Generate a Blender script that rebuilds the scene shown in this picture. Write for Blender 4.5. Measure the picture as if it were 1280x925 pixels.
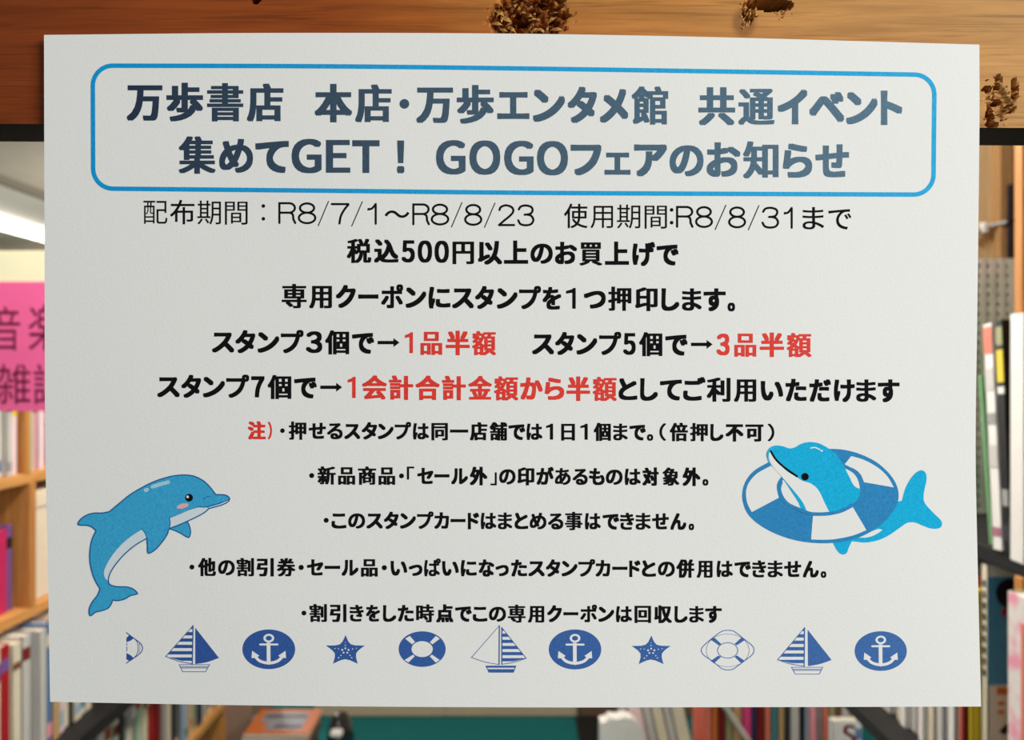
import bpy, bmesh, math, random
from mathutils import Vector, Matrix
from mathutils.geometry import tessellate_polygon

for _o in list(bpy.data.objects):
    bpy.data.objects.remove(_o)
SC = bpy.context.scene
COL = SC.collection
R = random.Random(7)

# ---------------------------------------------------------------- camera, world, light, exposure
F = 1100.0                      # focal length in pixels of the 1280 x 925 frame
CZ = 1.5
cam_d = bpy.data.cameras.new('camera')
cam = bpy.data.objects.new('camera', cam_d)
COL.objects.link(cam)
cam.location = (0, 0, CZ)
cam.rotation_euler = (math.pi / 2, 0, 0)
cam_d.sensor_width = 36
cam_d.lens = 36 * F / 1280
cam_d.clip_start = 0.01
cam_d.dof.use_dof = True
cam_d.dof.focus_distance = 0.2815
cam_d.dof.aperture_fstop = 15.5
SC.camera = cam

SC.view_settings.view_transform = 'Standard'
SC.view_settings.look = 'None'
SC.view_settings.gamma = 1
SC.view_settings.use_curve_mapping = False
SC.view_settings.exposure = 0.0

W = bpy.data.worlds.new('shop_ambience')
SC.world = W
W.use_nodes = True
W.node_tree.nodes['Background'].inputs[0].default_value = (1.0, 0.985, 0.95, 1)
W.node_tree.nodes['Background'].inputs[1].default_value = 0.36


def area(name, loc, target, sx, sy, power, col=(1, 0.98, 0.95)):
    l = bpy.data.lights.new(name, 'AREA')
    l.shape = 'RECTANGLE'
    l.size = sx
    l.size_y = sy
    l.energy = power
    l.color = col
    o = bpy.data.objects.new(name, l)
    COL.objects.link(o)
    o.location = loc
    o.rotation_euler = (Vector(target) - Vector(loc)).to_track_quat('-Z', 'Y').to_euler()
    return o


def point_fill(name, loc, power, radius=0.15, col=(1, 0.97, 0.92)):
    l = bpy.data.lights.new(name, 'POINT')
    l.energy = power
    l.shadow_soft_size = radius
    l.color = col
    o = bpy.data.objects.new(name, l)
    COL.objects.link(o)
    o.location = loc
    return o


area('key_light_front', (1.35, -0.8, 1.95), (0.05, 0.28, 1.49), 0.9, 0.5, 33)  # unseen key light without a fixture, lowered to light the sheet evenly
point_fill('fill_aisle', (-0.1, 1.95, 2.4), 50)  # added point light, no fixture; brightens the spines of the table row
point_fill('fill_aisle_end', (-0.2, 3.3, 2.4), 16)  # added point light, no fixture, for the far end of the aisle
point_fill('fill_near_shelves', (-0.12, 1.14, 2.3), 54)  # added fill without a fixture, for the right bookcase's inside and the sign
point_fill('fill_far_left', (-1.9, 5.9, 1.85), 95)  # added fill without a fixture that lifts the ceiling at left


# ---------------------------------------------------------------- helpers
def lin(c):
    c = c / 255.0
    return c / 12.92 if c <= 0.04045 else ((c + 0.055) / 1.055) ** 2.4


def rgb(r, g, b):
    return (lin(r), lin(g), lin(b), 1.0)


MATS = {}


def mat(name, col, rough=0.6, spec=0.3, vary=0.0, scale=20.0, bump=0.0, bscale=200.0, emit=None):
    if name in MATS:
        return MATS[name]
    m = bpy.data.materials.new(name)
    m.use_nodes = True
    nt = m.node_tree
    b = nt.nodes['Principled BSDF']
    b.inputs['Base Color'].default_value = col
    b.inputs['Roughness'].default_value = rough
    b.inputs['Specular IOR Level'].default_value = spec
    tc = nt.nodes.new('ShaderNodeTexCoord')
    if vary:
        n = nt.nodes.new('ShaderNodeTexNoise')
        n.inputs['Scale'].default_value = scale
        n.inputs['Detail'].default_value = 4
        nt.links.new(tc.outputs['Object'], n.inputs['Vector'])
        mx = nt.nodes.new('ShaderNodeMix')
        mx.data_type = 'RGBA'
        mx.inputs[6].default_value = tuple(max(0, c * (1 - vary)) for c in col[:3]) + (1,)
        mx.inputs[7].default_value = tuple(min(1, c * (1 + vary)) for c in col[:3]) + (1,)
        nt.links.new(n.outputs['Fac'], mx.inputs[0])
        nt.links.new(mx.outputs[2], b.inputs['Base Color'])
    if bump:
        n = nt.nodes.new('ShaderNodeTexNoise')
        n.inputs['Scale'].default_value = bscale
        n.inputs['Detail'].default_value = 3
        nt.links.new(tc.outputs['Object'], n.inputs['Vector'])
        bp = nt.nodes.new('ShaderNodeBump')
        bp.inputs['Strength'].default_value = bump
        bp.inputs['Distance'].default_value = 0.001
        nt.links.new(n.outputs['Fac'], bp.inputs['Height'])
        nt.links.new(bp.outputs['Normal'], b.inputs['Normal'])
    if emit:
        b.inputs['Emission Color'].default_value = col
        b.inputs['Emission Strength'].default_value = emit
    MATS[name] = m
    return m


def wood(name, c1, c2, c3=None, scale=(2, 30, 60), rough=0.5, gain=1.0):
    """Grain stretched along the board; c3 is an older stain that creeps over part of it."""
    if name in MATS:
        return MATS[name]
    m = bpy.data.materials.new(name)
    m.use_nodes = True
    nt = m.node_tree
    L = nt.links.new
    b = nt.nodes['Principled BSDF']
    b.inputs['Roughness'].default_value = rough
    b.inputs['Specular IOR Level'].default_value = 0.25
    tc = nt.nodes.new('ShaderNodeTexCoord')
    mp = nt.nodes.new('ShaderNodeMapping')
    mp.inputs['Scale'].default_value = scale
    L(tc.outputs['Object'], mp.inputs['Vector'])
    n = nt.nodes.new('ShaderNodeTexNoise')
    n.inputs['Scale'].default_value = 4
    n.inputs['Detail'].default_value = 6
    n.inputs['Distortion'].default_value = 0.6
    L(mp.outputs['Vector'], n.inputs['Vector'])
    rp = nt.nodes.new('ShaderNodeValToRGB')
    rp.color_ramp.elements[0].position = 0.3
    rp.color_ramp.elements[0].color = c1
    rp.color_ramp.elements[1].position = 0.7
    rp.color_ramp.elements[1].color = c2
    L(n.outputs['Fac'], rp.inputs['Fac'])
    L(rp.outputs['Color'], b.inputs['Base Color'])
    bp = nt.nodes.new('ShaderNodeBump')
    bp.inputs['Strength'].default_value = 0.25
    bp.inputs['Distance'].default_value = 0.0006
    L(n.outputs['Fac'], bp.inputs['Height'])
    L(bp.outputs['Normal'], b.inputs['Normal'])
    MATS[name] = m
    return m


def link(o, parent=None):
    COL.objects.link(o)
    if parent is not None:
        o.parent = parent
    return o


def tag(o, label=None, cat=None, group=None, kind=None):
    if label:
        o['label'] = label
    if cat:
        o['category'] = cat
    if group:
        o['group'] = group
    if kind:
        o['kind'] = kind
    return o


def empty(name, loc=(0, 0, 0), rot=(0, 0, 0)):
    o = bpy.data.objects.new(name, None)
    o.empty_display_size = 0.05
    COL.objects.link(o)
    o.location = loc
    o.rotation_euler = rot
    return o


def mesh_obj(name, verts, faces, mats, parent=None, midx=None, smooth=False):
    me = bpy.data.meshes.new(name)
    me.from_pydata([tuple(v) for v in verts], [], faces)
    for m in (mats if isinstance(mats, (list, tuple)) else [mats]):
        me.materials.append(m)
    if midx:
        me.polygons.foreach_set('material_index', midx)
    if smooth:
        me.polygons.foreach_set('use_smooth', [True] * len(me.polygons))
    me.update()
    return link(bpy.data.objects.new(name, me), parent)


class MB:
    def __init__(s):
        s.bm = bmesh.new()
        s.mats = []

    def mi(s, m):
        if m not in s.mats:
            s.mats.append(m)
        return s.mats.index(m)

    def box(s, lo, hi, m, bev=0.0, M=None):
        bm2 = bmesh.new()
        bmesh.ops.create_cube(bm2, size=1)
        lo, hi = Vector(lo), Vector(hi)
        for v in bm2.verts:
            v.co = Vector(((lo[i] + hi[i]) / 2 + v.co[i] * (hi[i] - lo[i])) for i in range(3))
        if bev:
            bmesh.ops.bevel(bm2, geom=bm2.edges[:], offset=bev, segments=2, affect='EDGES', profile=0.5)
        s._add(bm2, m, M)

    def prism(s, pts, y0, y1, m, M=None, bev=0.0):
        """closed outline in x,z pushed from y0 to y1"""
        bm2 = bmesh.new()
        f = bm2.faces.new([bm2.verts.new((p[0], y0, p[1])) for p in pts])
        r = bmesh.ops.extrude_face_region(bm2, geom=[f])
        for v in r['geom']:
            if isinstance(v, bmesh.types.BMVert):
                v.co.y = y1
        bmesh.ops.recalc_face_normals(bm2, faces=bm2.faces[:])
        s._add(bm2, m, M)

    def cyl(s, p0, p1, r0, r1, m, seg=16):
        p0, p1 = Vector(p0), Vector(p1)
        bm2 = bmesh.new()
        bmesh.ops.create_cone(bm2, cap_ends=True, segments=seg, radius1=r0, radius2=r1, depth=(p1 - p0).length)
        q = (p1 - p0).to_track_quat('Z', 'Y').to_matrix().to_4x4()
        bm2.transform(Matrix.Translation((p0 + p1) / 2) @ q)
        s._add(bm2, m, None)

    def _add(s, bm2, m, M):
        if M is not None:
            bm2.transform(M)
        i = s.mi(m)
        for f in bm2.faces:
            f.material_index = i
        me = bpy.data.meshes.new('tmp')
        bm2.to_mesh(me)
        bm2.free()
        s.bm.from_mesh(me)
        bpy.data.meshes.remove(me)

    def build(s, name, parent=None):
        me = bpy.data.meshes.new(name)
        s.bm.to_mesh(me)
        s.bm.free()
        for m in s.mats:
            me.materials.append(m)
        return link(bpy.data.objects.new(name, me), parent)


def at(px, py, Y):
    """the point that a pixel of the photograph shows at distance Y"""
    return Vector(((px - 640) / F * Y, Y, CZ - (py - 462.5) / F * Y))


# ---------------------------------------------------------------- the room
m_floor = mat('teal_carpet', rgb(32, 112, 112), 0.95, 0.1, 0.35, 60, 0.6, 300)
m_ceil = mat('mottled_ceiling_board', rgb(196, 182, 165), 0.9, 0.1, 0.12, 9)
m_wall = mat('greyish_plaster', rgb(165, 155, 140), 0.9, 0.1, 0.08, 4)


def structure(name, lo, hi, m):
    b = MB()
    b.box(lo, hi, m)
    o = b.build(name)
    o['kind'] = 'structure'
    return o


structure('floor', (-6, -2.5, -0.05), (3, 8.1, 0), m_floor)
structure('ceiling', (-6, 0.9, 2.7), (3, 8.1, 2.75), m_ceil)
structure('wall_back', (-6, 8.0, 0), (3, 8.1, 2.7), m_wall)
structure('wall_left', (-6.1, -2.5, 0), (-6, 8.1, 2.7), m_wall)
structure('wall_right', (2.9, -2.5, 0), (3.0, 8.1, 2.7), m_wall)

# ---------------------------------------------------------------- the wooden board behind the notice
BY = 0.2848          # front face of the board
BT = 0.0222          # its thickness
ROLL = -0.0039


def board_material():
    m = bpy.data.materials.new('old_knotty_pine')
    m.use_nodes = True
    nt = m.node_tree
    L = nt.links.new
    N = nt.nodes.new
    b = nt.nodes['Principled BSDF']
    b.inputs['Roughness'].default_value = 0.55
    b.inputs['Specular IOR Level'].default_value = 0.1
    tc = N('ShaderNodeTexCoord')
    mp = N('ShaderNodeMapping')
    mp.inputs['Scale'].default_value = (10, 60, 140)
    L(tc.outputs['Object'], mp.inputs['Vector'])
    g = N('ShaderNodeTexNoise')
    g.inputs['Scale'].default_value = 2.2
    g.inputs['Detail'].default_value = 8
    g.inputs['Roughness'].default_value = 0.6
    g.inputs['Distortion'].default_value = 0.5
    L(mp.outputs['Vector'], g.inputs['Vector'])
    # stain: old red varnish on one end, worn to bare pine on the other
    sx = N('ShaderNodeSeparateXYZ')
    L(tc.outputs['Object'], sx.inputs[0])
    mp2 = N('ShaderNodeMapping')
    mp2.inputs['Scale'].default_value = (8, 10, 30)
    L(tc.outputs['Object'], mp2.inputs['Vector'])
    n2 = N('ShaderNodeTexNoise')
    n2.inputs['Scale'].default_value = 1.5
    n2.inputs['Detail'].default_value = 4
    L(mp2.outputs['Vector'], n2.inputs['Vector'])
    mr = N('ShaderNodeMapRange')
    mr.inputs['From Min'].default_value = -0.17
    mr.inputs['From Max'].default_value = 0.17
    L(sx.outputs['X'], mr.inputs['Value'])
    a1 = N('ShaderNodeMath')
    a1.operation = 'MULTIPLY_ADD'
    L(n2.outputs['Fac'], a1.inputs[0])
    a1.inputs[1].default_value = 0.34
    L(mr.outputs['Result'], a1.inputs[2])
    a2 = N('ShaderNodeMath')
    a2.operation = 'SUBTRACT'
    L(a1.outputs[0], a2.inputs[0])
    a2.inputs[1].default_value = 0.17
    rp = N('ShaderNodeValToRGB')
    cr = rp.color_ramp
    cr.elements[0].position = 0.0
    cr.elements[0].color = (0.20, 0.040, 0.009, 1)
    cr.elements[1].position = 1.0
    cr.elements[1].color = (0.55, 0.285, 0.10, 1)
    for p, c in ((0.30, (0.275, 0.062, 0.012, 1)), (0.46, (0.36, 0.105, 0.02, 1)), (0.56, (0.48, 0.19, 0.045, 1)), (0.74, (0.54, 0.26, 0.08, 1))):
        e = cr.elements.new(p)
        e.color = c
    L(a2.outputs[0], rp.inputs['Fac'])
    gr = N('ShaderNodeMapRange')
    gr.inputs['From Min'].default_value = 0.3
    gr.inputs['From Max'].default_value = 0.7
    gr.inputs['To Min'].default_value = 0.74
    gr.inputs['To Max'].default_value = 1.16
    L(g.outputs['Fac'], gr.inputs['Value'])
    mx = N('ShaderNodeMix')
    mx.data_type = 'RGBA'
    mx.blend_type = 'MULTIPLY'
    mx.inputs[0].default_value = 1
    L(rp.outputs['Color'], mx.inputs[6])
    L(gr.outputs['Result'], mx.inputs[7])
    # fine dark grain lines
    mp3 = N('ShaderNodeMapping')
    mp3.inputs['Scale'].default_value = (9, 60, 420)
    L(tc.outputs['Object'], mp3.inputs['Vector'])
    n3 = N('ShaderNodeTexNoise')
    n3.inputs['Scale'].default_value = 2.0
    n3.inputs['Detail'].default_value = 3
    n3.inputs['Distortion'].default_value = 0.8
    L(mp3.outputs['Vector'], n3.inputs['Vector'])
    r3 = N('ShaderNodeMapRange')
    r3.inputs['From Min'].default_value = 0.33
    r3.inputs['From Max'].default_value = 0.43
    r3.inputs['To Min'].default_value = 0.72
    r3.inputs['To Max'].default_value = 1.0
    L(n3.outputs['Fac'], r3.inputs['Value'])
    mx2 = N('ShaderNodeMix')
    mx2.data_type = 'RGBA'
    mx2.blend_type = 'MULTIPLY'
    mx2.inputs[0].default_value = 1
    L(mx.outputs[2], mx2.inputs[6])
    L(r3.outputs['Result'], mx2.inputs[7])
    # a dark ring-shaped knot stain beside the slot hole
    vd = N('ShaderNodeVectorMath')
    vd.operation = 'SUBTRACT'
    L(tc.outputs['Object'], vd.inputs[0])
    k = at(930, 28, BY)
    vd.inputs[1].default_value = k
    vs = N('ShaderNodeVectorMath')
    vs.operation = 'MULTIPLY'
    vs.inputs[1].default_value = (1.25, 0.2, 1.0)
    L(vd.outputs[0], vs.inputs[0])
    vl = N('ShaderNodeVectorMath')
    vl.operation = 'LENGTH'
    L(vs.outputs[0], vl.inputs[0])
    kr = N('ShaderNodeMapRange')
    kr.interpolation_type = 'SMOOTHSTEP'
    kr.inputs['From Min'].default_value = 0.003
    kr.inputs['From Max'].default_value = 0.0062
    kr.inputs['To Min'].default_value = 0.62
    kr.inputs['To Max'].default_value = 0.0
    L(vl.outputs['Value'], kr.inputs['Value'])
    mx3 = N('ShaderNodeMix')
    mx3.data_type = 'RGBA'
    mx3.inputs[7].default_value = (0.17, 0.075, 0.03, 1)
    L(kr.outputs['Result'], mx3.inputs[0])
    L(mx2.outputs[2], mx3.inputs[6])
    L(mx3.outputs[2], b.inputs['Base Color'])
    bp = N('ShaderNodeBump')
    bp.inputs['Strength'].default_value = 0.35
    bp.inputs['Distance'].default_value = 0.0005
    L(g.outputs['Fac'], bp.inputs['Height'])
    L(bp.outputs['Normal'], b.inputs['Normal'])
    return m


m_board = board_material()
m_under = mat('dark_brown_wood', rgb(62, 48, 44), 0.8, 0.1, 0.3, 40)  # darker wood for the underside and back
m_gouge = mat('gnawed_dark_wood', rgb(142, 82, 38), 0.9, 0.1, 0.6, 500)
m_hole = mat('hole_shade_wood', rgb(34, 20, 12), 0.95, 0.05, 0.4, 500)  # near-black colour puts the shade of the pits into the wood
m_splint = mat('fresh_splinter', rgb(226, 172, 100), 0.7, 0.15, 0.4, 300)
m_splint2 = mat('brown_splinter', rgb(130, 70, 28), 0.8, 0.1, 0.5, 300)


def hash2(i, j, s=0):
    r = math.sin(i * 127.1 + j * 311.7 + s * 74.7) * 43758.5453
    return r - math.floor(r)


def vnoise(x, y, s=0):
    i, j = math.floor(x), math.floor(y)
    u, v = x - i, y - j
    u = u * u * (3 - 2 * u)
    v = v * v * (3 - 2 * v)
    a = hash2(i, j, s) * (1 - u) + hash2(i + 1, j, s) * u
    c = hash2(i, j + 1, s) * (1 - u) + hash2(i + 1, j + 1, s) * u
    return a * (1 - v) + c * v


def sm(a, b, x):
    t = min(1, max(0, (x - a) / (b - a)))
    return t * t * (3 - 2 * t)


def gouge(px, py):
    """how deep the board is eaten away (metres) at a spot of its face, and whether the face is gnawed there"""
    d, g, h = 0.0, 0.0, 0
    # wide gnawed patch in the middle
    wx = px - 660 + 10 * (vnoise(px * .05, py * .12, 3) - .5)
    wy = (py - 16)
    e = (wx / (47 + 10 * sm(0, 40, py))) ** 2 + (wy / 40) ** 2
    e += 0.6 * (vnoise(px * .16, py * .25, 5) - .5)
    if e < 1:
        k = sm(1.0, 0.55, e)
        n = vnoise(px * .13 + py * .06, py * .22, 1) * .6 + vnoise(px * .35, py * .42, 2) * .4
        d += k * 0.0095 * max(0, n - 0.2)
        for cx, cy, rx, ry in ((652, 27, 14, 5.5), (676, 1, 15, 3), (646, 17, 6, 3), (690, 24, 6, 3), (668, 33, 7, 2.5), (698, 34, 5, 2)):
            q = ((px - cx) / rx) ** 2 + ((py - cy) / ry) ** 2 + .5 * (vnoise(px * .3, py * .35, 17) - .5)
            d += k * 0.012 * sm(1, .4, q)
            if q < .75:
                h = 1
        g = max(g, k)
    # slot shaped hole to the right
    yy = 5 + (px - 963) * 0.05
    e = ((px - 963) / 29) ** 2 + ((py - yy) / 8.5) ** 2 + .3 * (vnoise(px * .3, py * .3, 8) - .5)
    if e < 1:
        d = max(d, 0.015 * sm(1.0, 0.7, e))
        g = max(g, .9)
        h = 1
    # splintered knot at its left end
    e = ((px - 936) / 9) ** 2 + ((py - 14) / 20) ** 2 + .9 * (vnoise(px * .3, py * .25, 9) - .5)
    if e < .8:
        d = max(d, 0.0035 * sm(.8, .3, e) * vnoise(px * .45, py * .35, 11))
        g = max(g, .35)
    # small nick at the far left
    e = ((px - 319) / 7) ** 2 + ((py - 0) / 4) ** 2
    if e < 1:
        d = max(d, 0.006 * sm(1, .4, e))
        h = 1
    # worm eaten star by the right corner
    for cx, cy, rx, ry, dp in ((1247, 127, 7, 5, .012), (1238, 112, 12, 4, .0035), (1248, 102, 4, 10, .003), (1268, 112, 4, 17, .003),
                               (1238, 142, 6, 15, .0035), (1262, 136, 8, 6, .004), (1247, 128, 17, 20, .0016), (1240, 155, 8, 4, .003)):
        e = ((px - cx) / rx) ** 2 + ((py - cy) / ry) ** 2 + .7 * (vnoise(px * .3, py * .3, 13) - .5)
        if e < 1:
            d = max(d, dp * sm(1, .3, e) * (.6 + .6 * vnoise(px * .4, py * .4, 14)))
            if dp > .0018:
                g = max(g, .8)
            if dp > .01 and e < .8:
                h = 1
    return d, g, h


def build_board():
    root = empty('wooden_board', (0, BY, 1.58))
    tag(root, 'old knotty wooden crossboard, red-brown to bare pine, gnawed and holed, behind the notice', 'board')
    xs = [-0.6, -0.4, -0.25] + [-0.185 + i * 0.00065 for i in range(int(0.37 / 0.00065) + 1)] + [0.25, 0.4, 0.6]
    zb = 1.5790
    zs = [zb + i * 0.00065 for i in range(int(0.052 / 0.00065) + 1)] + [1.66, 1.70]
    verts, faces, mi = [], [], []
    flag = []
    for z in zs:
        for x in xs:
            px = 640 + x / BY * F
            py = 462.5 - (z + ROLL * x - CZ) / BY * F
            d, g, h = (0, 0, 0)
            if -0.19 < x < 0.19 and z < 1.634:
                d, g, h = gouge(px, py)
            edge = 0.0009 * (vnoise(x * 120, 0, 21) - .3) * sm(zb + .002, zb, z)   # worn arris
            verts.append((x, BY + d + max(0, edge), z + ROLL * x))
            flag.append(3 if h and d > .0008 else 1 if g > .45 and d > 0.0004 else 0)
    nx = len(xs)
    for j in range(len(zs) - 1):
        for i in range(nx - 1):
            a = j * nx + i
            faces.append((a, a + 1, a + nx + 1, a + nx))
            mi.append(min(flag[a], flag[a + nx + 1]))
    # back, top, underside, ends
    o = len(verts)
    x0, x1, z0, z1 = -0.6, 0.6, zb, 1.70
    for (x, y, z) in ((x0, BY, z0), (x1, BY, z0), (x1, BY + BT, z0), (x0, BY + BT, z0), (x0, BY, z1), (x1, BY, z1), (x1, BY + BT, z1), (x0, BY + BT, z1)):
        verts.append((x, y, z + ROLL * x))
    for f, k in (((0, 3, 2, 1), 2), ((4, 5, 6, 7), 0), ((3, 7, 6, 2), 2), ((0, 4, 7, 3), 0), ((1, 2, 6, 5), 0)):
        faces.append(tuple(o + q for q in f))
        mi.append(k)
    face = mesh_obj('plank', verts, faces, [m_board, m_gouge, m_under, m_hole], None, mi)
    face.parent = root
    face.matrix_parent_inverse = Matrix.Translation(root.location).inverted()
    # splinters standing around the gnawed spots
    v, f, mi = [], [], []

    def flush():
        s = mesh_obj('splinters', list(v), list(f), [m_splint, m_splint2], None, list(mi))
        s.parent = root
        s.matrix_parent_inverse = Matrix.Translation(root.location).inverted()
        v.clear()
        f.clear()
        mi.clear()

    def splinter(px, py, L, w, ang, lift, k):
        c = at(px, py, BY)
        dx, dz = math.cos(ang), math.sin(ang)
        ox, oz = -dz, dx
        o = len(v)
        base = BY + 0.0012
        v.extend([(c.x - dx * L / 2 + ox * w * .5, base, c.z - dz * L / 2 + oz * w * .5),
                  (c.x - dx * L / 2 - ox * w * .5, base, c.z - dz * L / 2 - oz * w * .5),
                  (c.x + ox * w * .6, BY - lift * .5, c.z + oz * w * .6),
                  (c.x - ox * w * .5, BY - lift * .35, c.z - oz * w * .5),
                  (c.x + dx * L / 2, BY - lift, c.z + dz * L / 2),
                  (c.x, base, c.z)])
        for q in ((0, 1, 3, 2), (2, 3, 4), (0, 2, 5), (2, 4, 5), (1, 5, 3), (3, 5, 4)):
            f.append(tuple(o + t for t in q))
            mi.append(k)

    rr = random.Random(5)
    for (px, py, L, w, a) in ((626, 17, 14, 5, -50), (634, 25, 16, 5, -40), (622, 30, 15, 4, -25), (640, 37, 14, 4, -45), (630, 38, 12, 3, -35), (668, 38, 10, 4, 15), (662, 20, 9, 4, -30), (690, 25, 12, 3, 20), (697, 37, 14, 4, -15), (643, 9, 10, 4, 30), (672, 25, 9, 3, -40), (684, 38, 8, 3, 70)):
        splinter(px, py, L / F * BY, w / F * BY, math.radians(a), 0.0011, 0)
    for i in range(85):
        px, py = 660 + rr.gauss(0, 22), 22 + rr.gauss(0, 12)
        if py > 44 or abs(px - 660) > 48 or ((px - 652) / 15) ** 2 + ((py - 27) / 6) ** 2 < 1:
            continue
        splinter(px, py, rr.uniform(4, 11) / F * BY, rr.uniform(1.2, 3) / F * BY, math.radians(rr.gauss(-15, 45)), rr.uniform(.0002, .0011), rr.choice((0, 1, 1)))
    flush()
    for i in range(26):
        px, py = 936 + rr.gauss(0, 6), 18 + rr.gauss(0, 10)
        splinter(px, py, rr.uniform(4, 9) / F * BY, rr.uniform(1, 2.6) / F * BY, math.radians(rr.gauss(70, 30)), rr.uniform(.0002, .0008), rr.choice((0, 1)))
    flush()
    for i in range(12):
        splinter(980 + rr.gauss(0, 7), 18 + rr.gauss(0, 3), rr.uniform(3, 7) / F * BY, 1.5 / F * BY, math.radians(rr.gauss(40, 30)), .0005, rr.choice((0, 1)))
    flush()
    for i in range(60):
        cx, cy = rr.choice(((1238, 112), (1248, 102), (1268, 115), (1238, 143), (1263, 137), (1250, 145)))
        splinter(cx + rr.gauss(0, 4), cy + rr.gauss(0, 6), rr.uniform(4, 9) / F * BY, rr.uniform(1, 2.4) / F * BY, math.radians(rr.gauss(35, 40)), rr.uniform(.0002, .0009), rr.choice((0, 1, 1)))
    flush()


build_board()


# ---------------------------------------------------------------- the paper notice
def pw(pts, t):
    for (a, va), (b, vb) in zip(pts, pts[1:]):
        if t <= b:
            k = (t - a) / (b - a)
            return va + (vb - va) * k
    return pts[-1][1]


def cr1(pts, t):
    """smooth curve through (t, value) knots"""
    n = len(pts)
    for i in range(n - 1):
        if t <= pts[i + 1][0] or i == n - 2:
            p1, p2 = pts[i], pts[i + 1]
            h = p2[0] - p1[0]
            m1 = (p2[1] - pts[i - 1][1]) / (p2[0] - pts[i - 1][0]) if i else (p2[1] - p1[1]) / h
            m2 = (pts[i + 2][1] - p1[1]) / (pts[i + 2][0] - p1[0]) if i < n - 2 else (p2[1] - p1[1]) / h
            u = (t - p1[0]) / h
            return ((2 * u ** 3 - 3 * u * u + 1) * p1[1] + (u ** 3 - 2 * u * u + u) * h * m1
                    + (-2 * u ** 3 + 3 * u * u) * p2[1] + (u ** 3 - u * u) * h * m2)


LEFT = [(43, 55.0), (300, 55.6), (560, 56.6), (700, 59.6), (877, 62.6)]
RIGHT = [(56, 1224.3), (150, 1224.4), (400, 1221.5), (560, 1219.5), (700, 1222), (883, 1226.4)]
TOP = [(55, 43.6), (320, 41.2), (640, 42.0), (900, 46.6), (1224.3, 55.8)]
BOT = [(62.6, 877.3), (320, 881.8), (640, 884.2), (900, 884), (1226.4, 883.2)]


def paper_Y(px, py):
    t = (px - 640) / 585
    s = (py - 462) / 420
    y = 0.2824 + 0.0008 * t - 0.0034 * (1 - t * t)
    y += 0.0006 * max(0, s) * math.sin(px * .0075 + 1.1)          # slack lower edge
    y += 0.00022 * math.sin(px * .011 + py * .006) * math.sin(py * .013 - px * .004 + 2)
    return y


def on_paper(px, py, lift=0.0):
    Y = paper_Y(px, py) - lift
    return at(px, py, Y)


PAPER = empty('paper_notice', (0, 0.2824, 1.39))
tag(PAPER, 'white printed paper notice with black and red writing, dolphins and a blue-framed heading', 'notice')
P_INV = Matrix.Translation(PAPER.location).inverted()


def paper_part(o):
    o.parent = PAPER
    o.matrix_parent_inverse = P_INV
    return o


m_paper = mat('white_copy_paper', (0.80, 0.80, 0.785, 1), 0.75, 0.15, 0.012, 900, 0.07, 1400)


def build_sheet():
    nx, ny = 64, 48
    verts, faces = [], []
    for side in (0, 1):
        for j in range(ny + 1):
            v = j / ny
            for i in range(nx + 1):
                u = i / nx
                yl, yr = 43.6 + v * (877.3 - 43.6), 55.8 + v * (883.2 - 55.8)
                l = Vector((cr1(LEFT, yl), yl))
                r = Vector((cr1(RIGHT, yr), yr))
                xt, xb = 55 + u * (1224.3 - 55), 62.6 + u * (1226.4 - 62.6)
                t = Vector((xt, cr1(TOP, xt)))
                b = Vector((xb, cr1(BOT, xb)))
                c00, c10, c01, c11 = Vector((55, 43.6)), Vector((1224.3, 55.8)), Vector((62.6, 877.3)), Vector((1226.4, 883.2))
                p = (1 - u) * l + u * r + (1 - v) * t + v * b - ((1 - u) * (1 - v) * c00 + u * (1 - v) * c10 + (1 - u) * v * c01 + u * v * c11)
                verts.append(on_paper(p.x, p.y, -0.00012 * side))
    n = (nx + 1) * (ny + 1)
    w = nx + 1
    for j in range(ny):
        for i in range(nx):
            a = j * w + i
            faces.append((a, a + w, a + w + 1, a + 1))
            faces.append((n + a, n + a + 1, n + a + w + 1, n + a + w))
    for i in range(nx):
        a, b = i, ny * w + i
        faces.append((a, a + 1, n + a + 1, n + a))
        faces.append((b, n + b, n + b + 1, b + 1))
    for j in range(ny):
        a, b = j * w, j * w + nx
        faces.append((a, n + a, n + a + w, a + w))
        faces.append((b, b + w, n + b + w, n + b))
    o = mesh_obj('paper_sheet', verts, faces, m_paper)
    o.data.polygons.foreach_set('use_smooth', [k < 2 * nx * ny for k in range(len(faces))])
    e0 = set()
    for f in faces[2 * nx * ny:]:
        for a, b in zip(f, f[1:] + f[:1]):
            e0.add((min(a, b), max(a, b)))
    for e in o.data.edges:
        if (min(e.vertices), max(e.vertices)) in e0:
            e.use_edge_sharp = True
    paper_part(o)


build_sheet()


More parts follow.
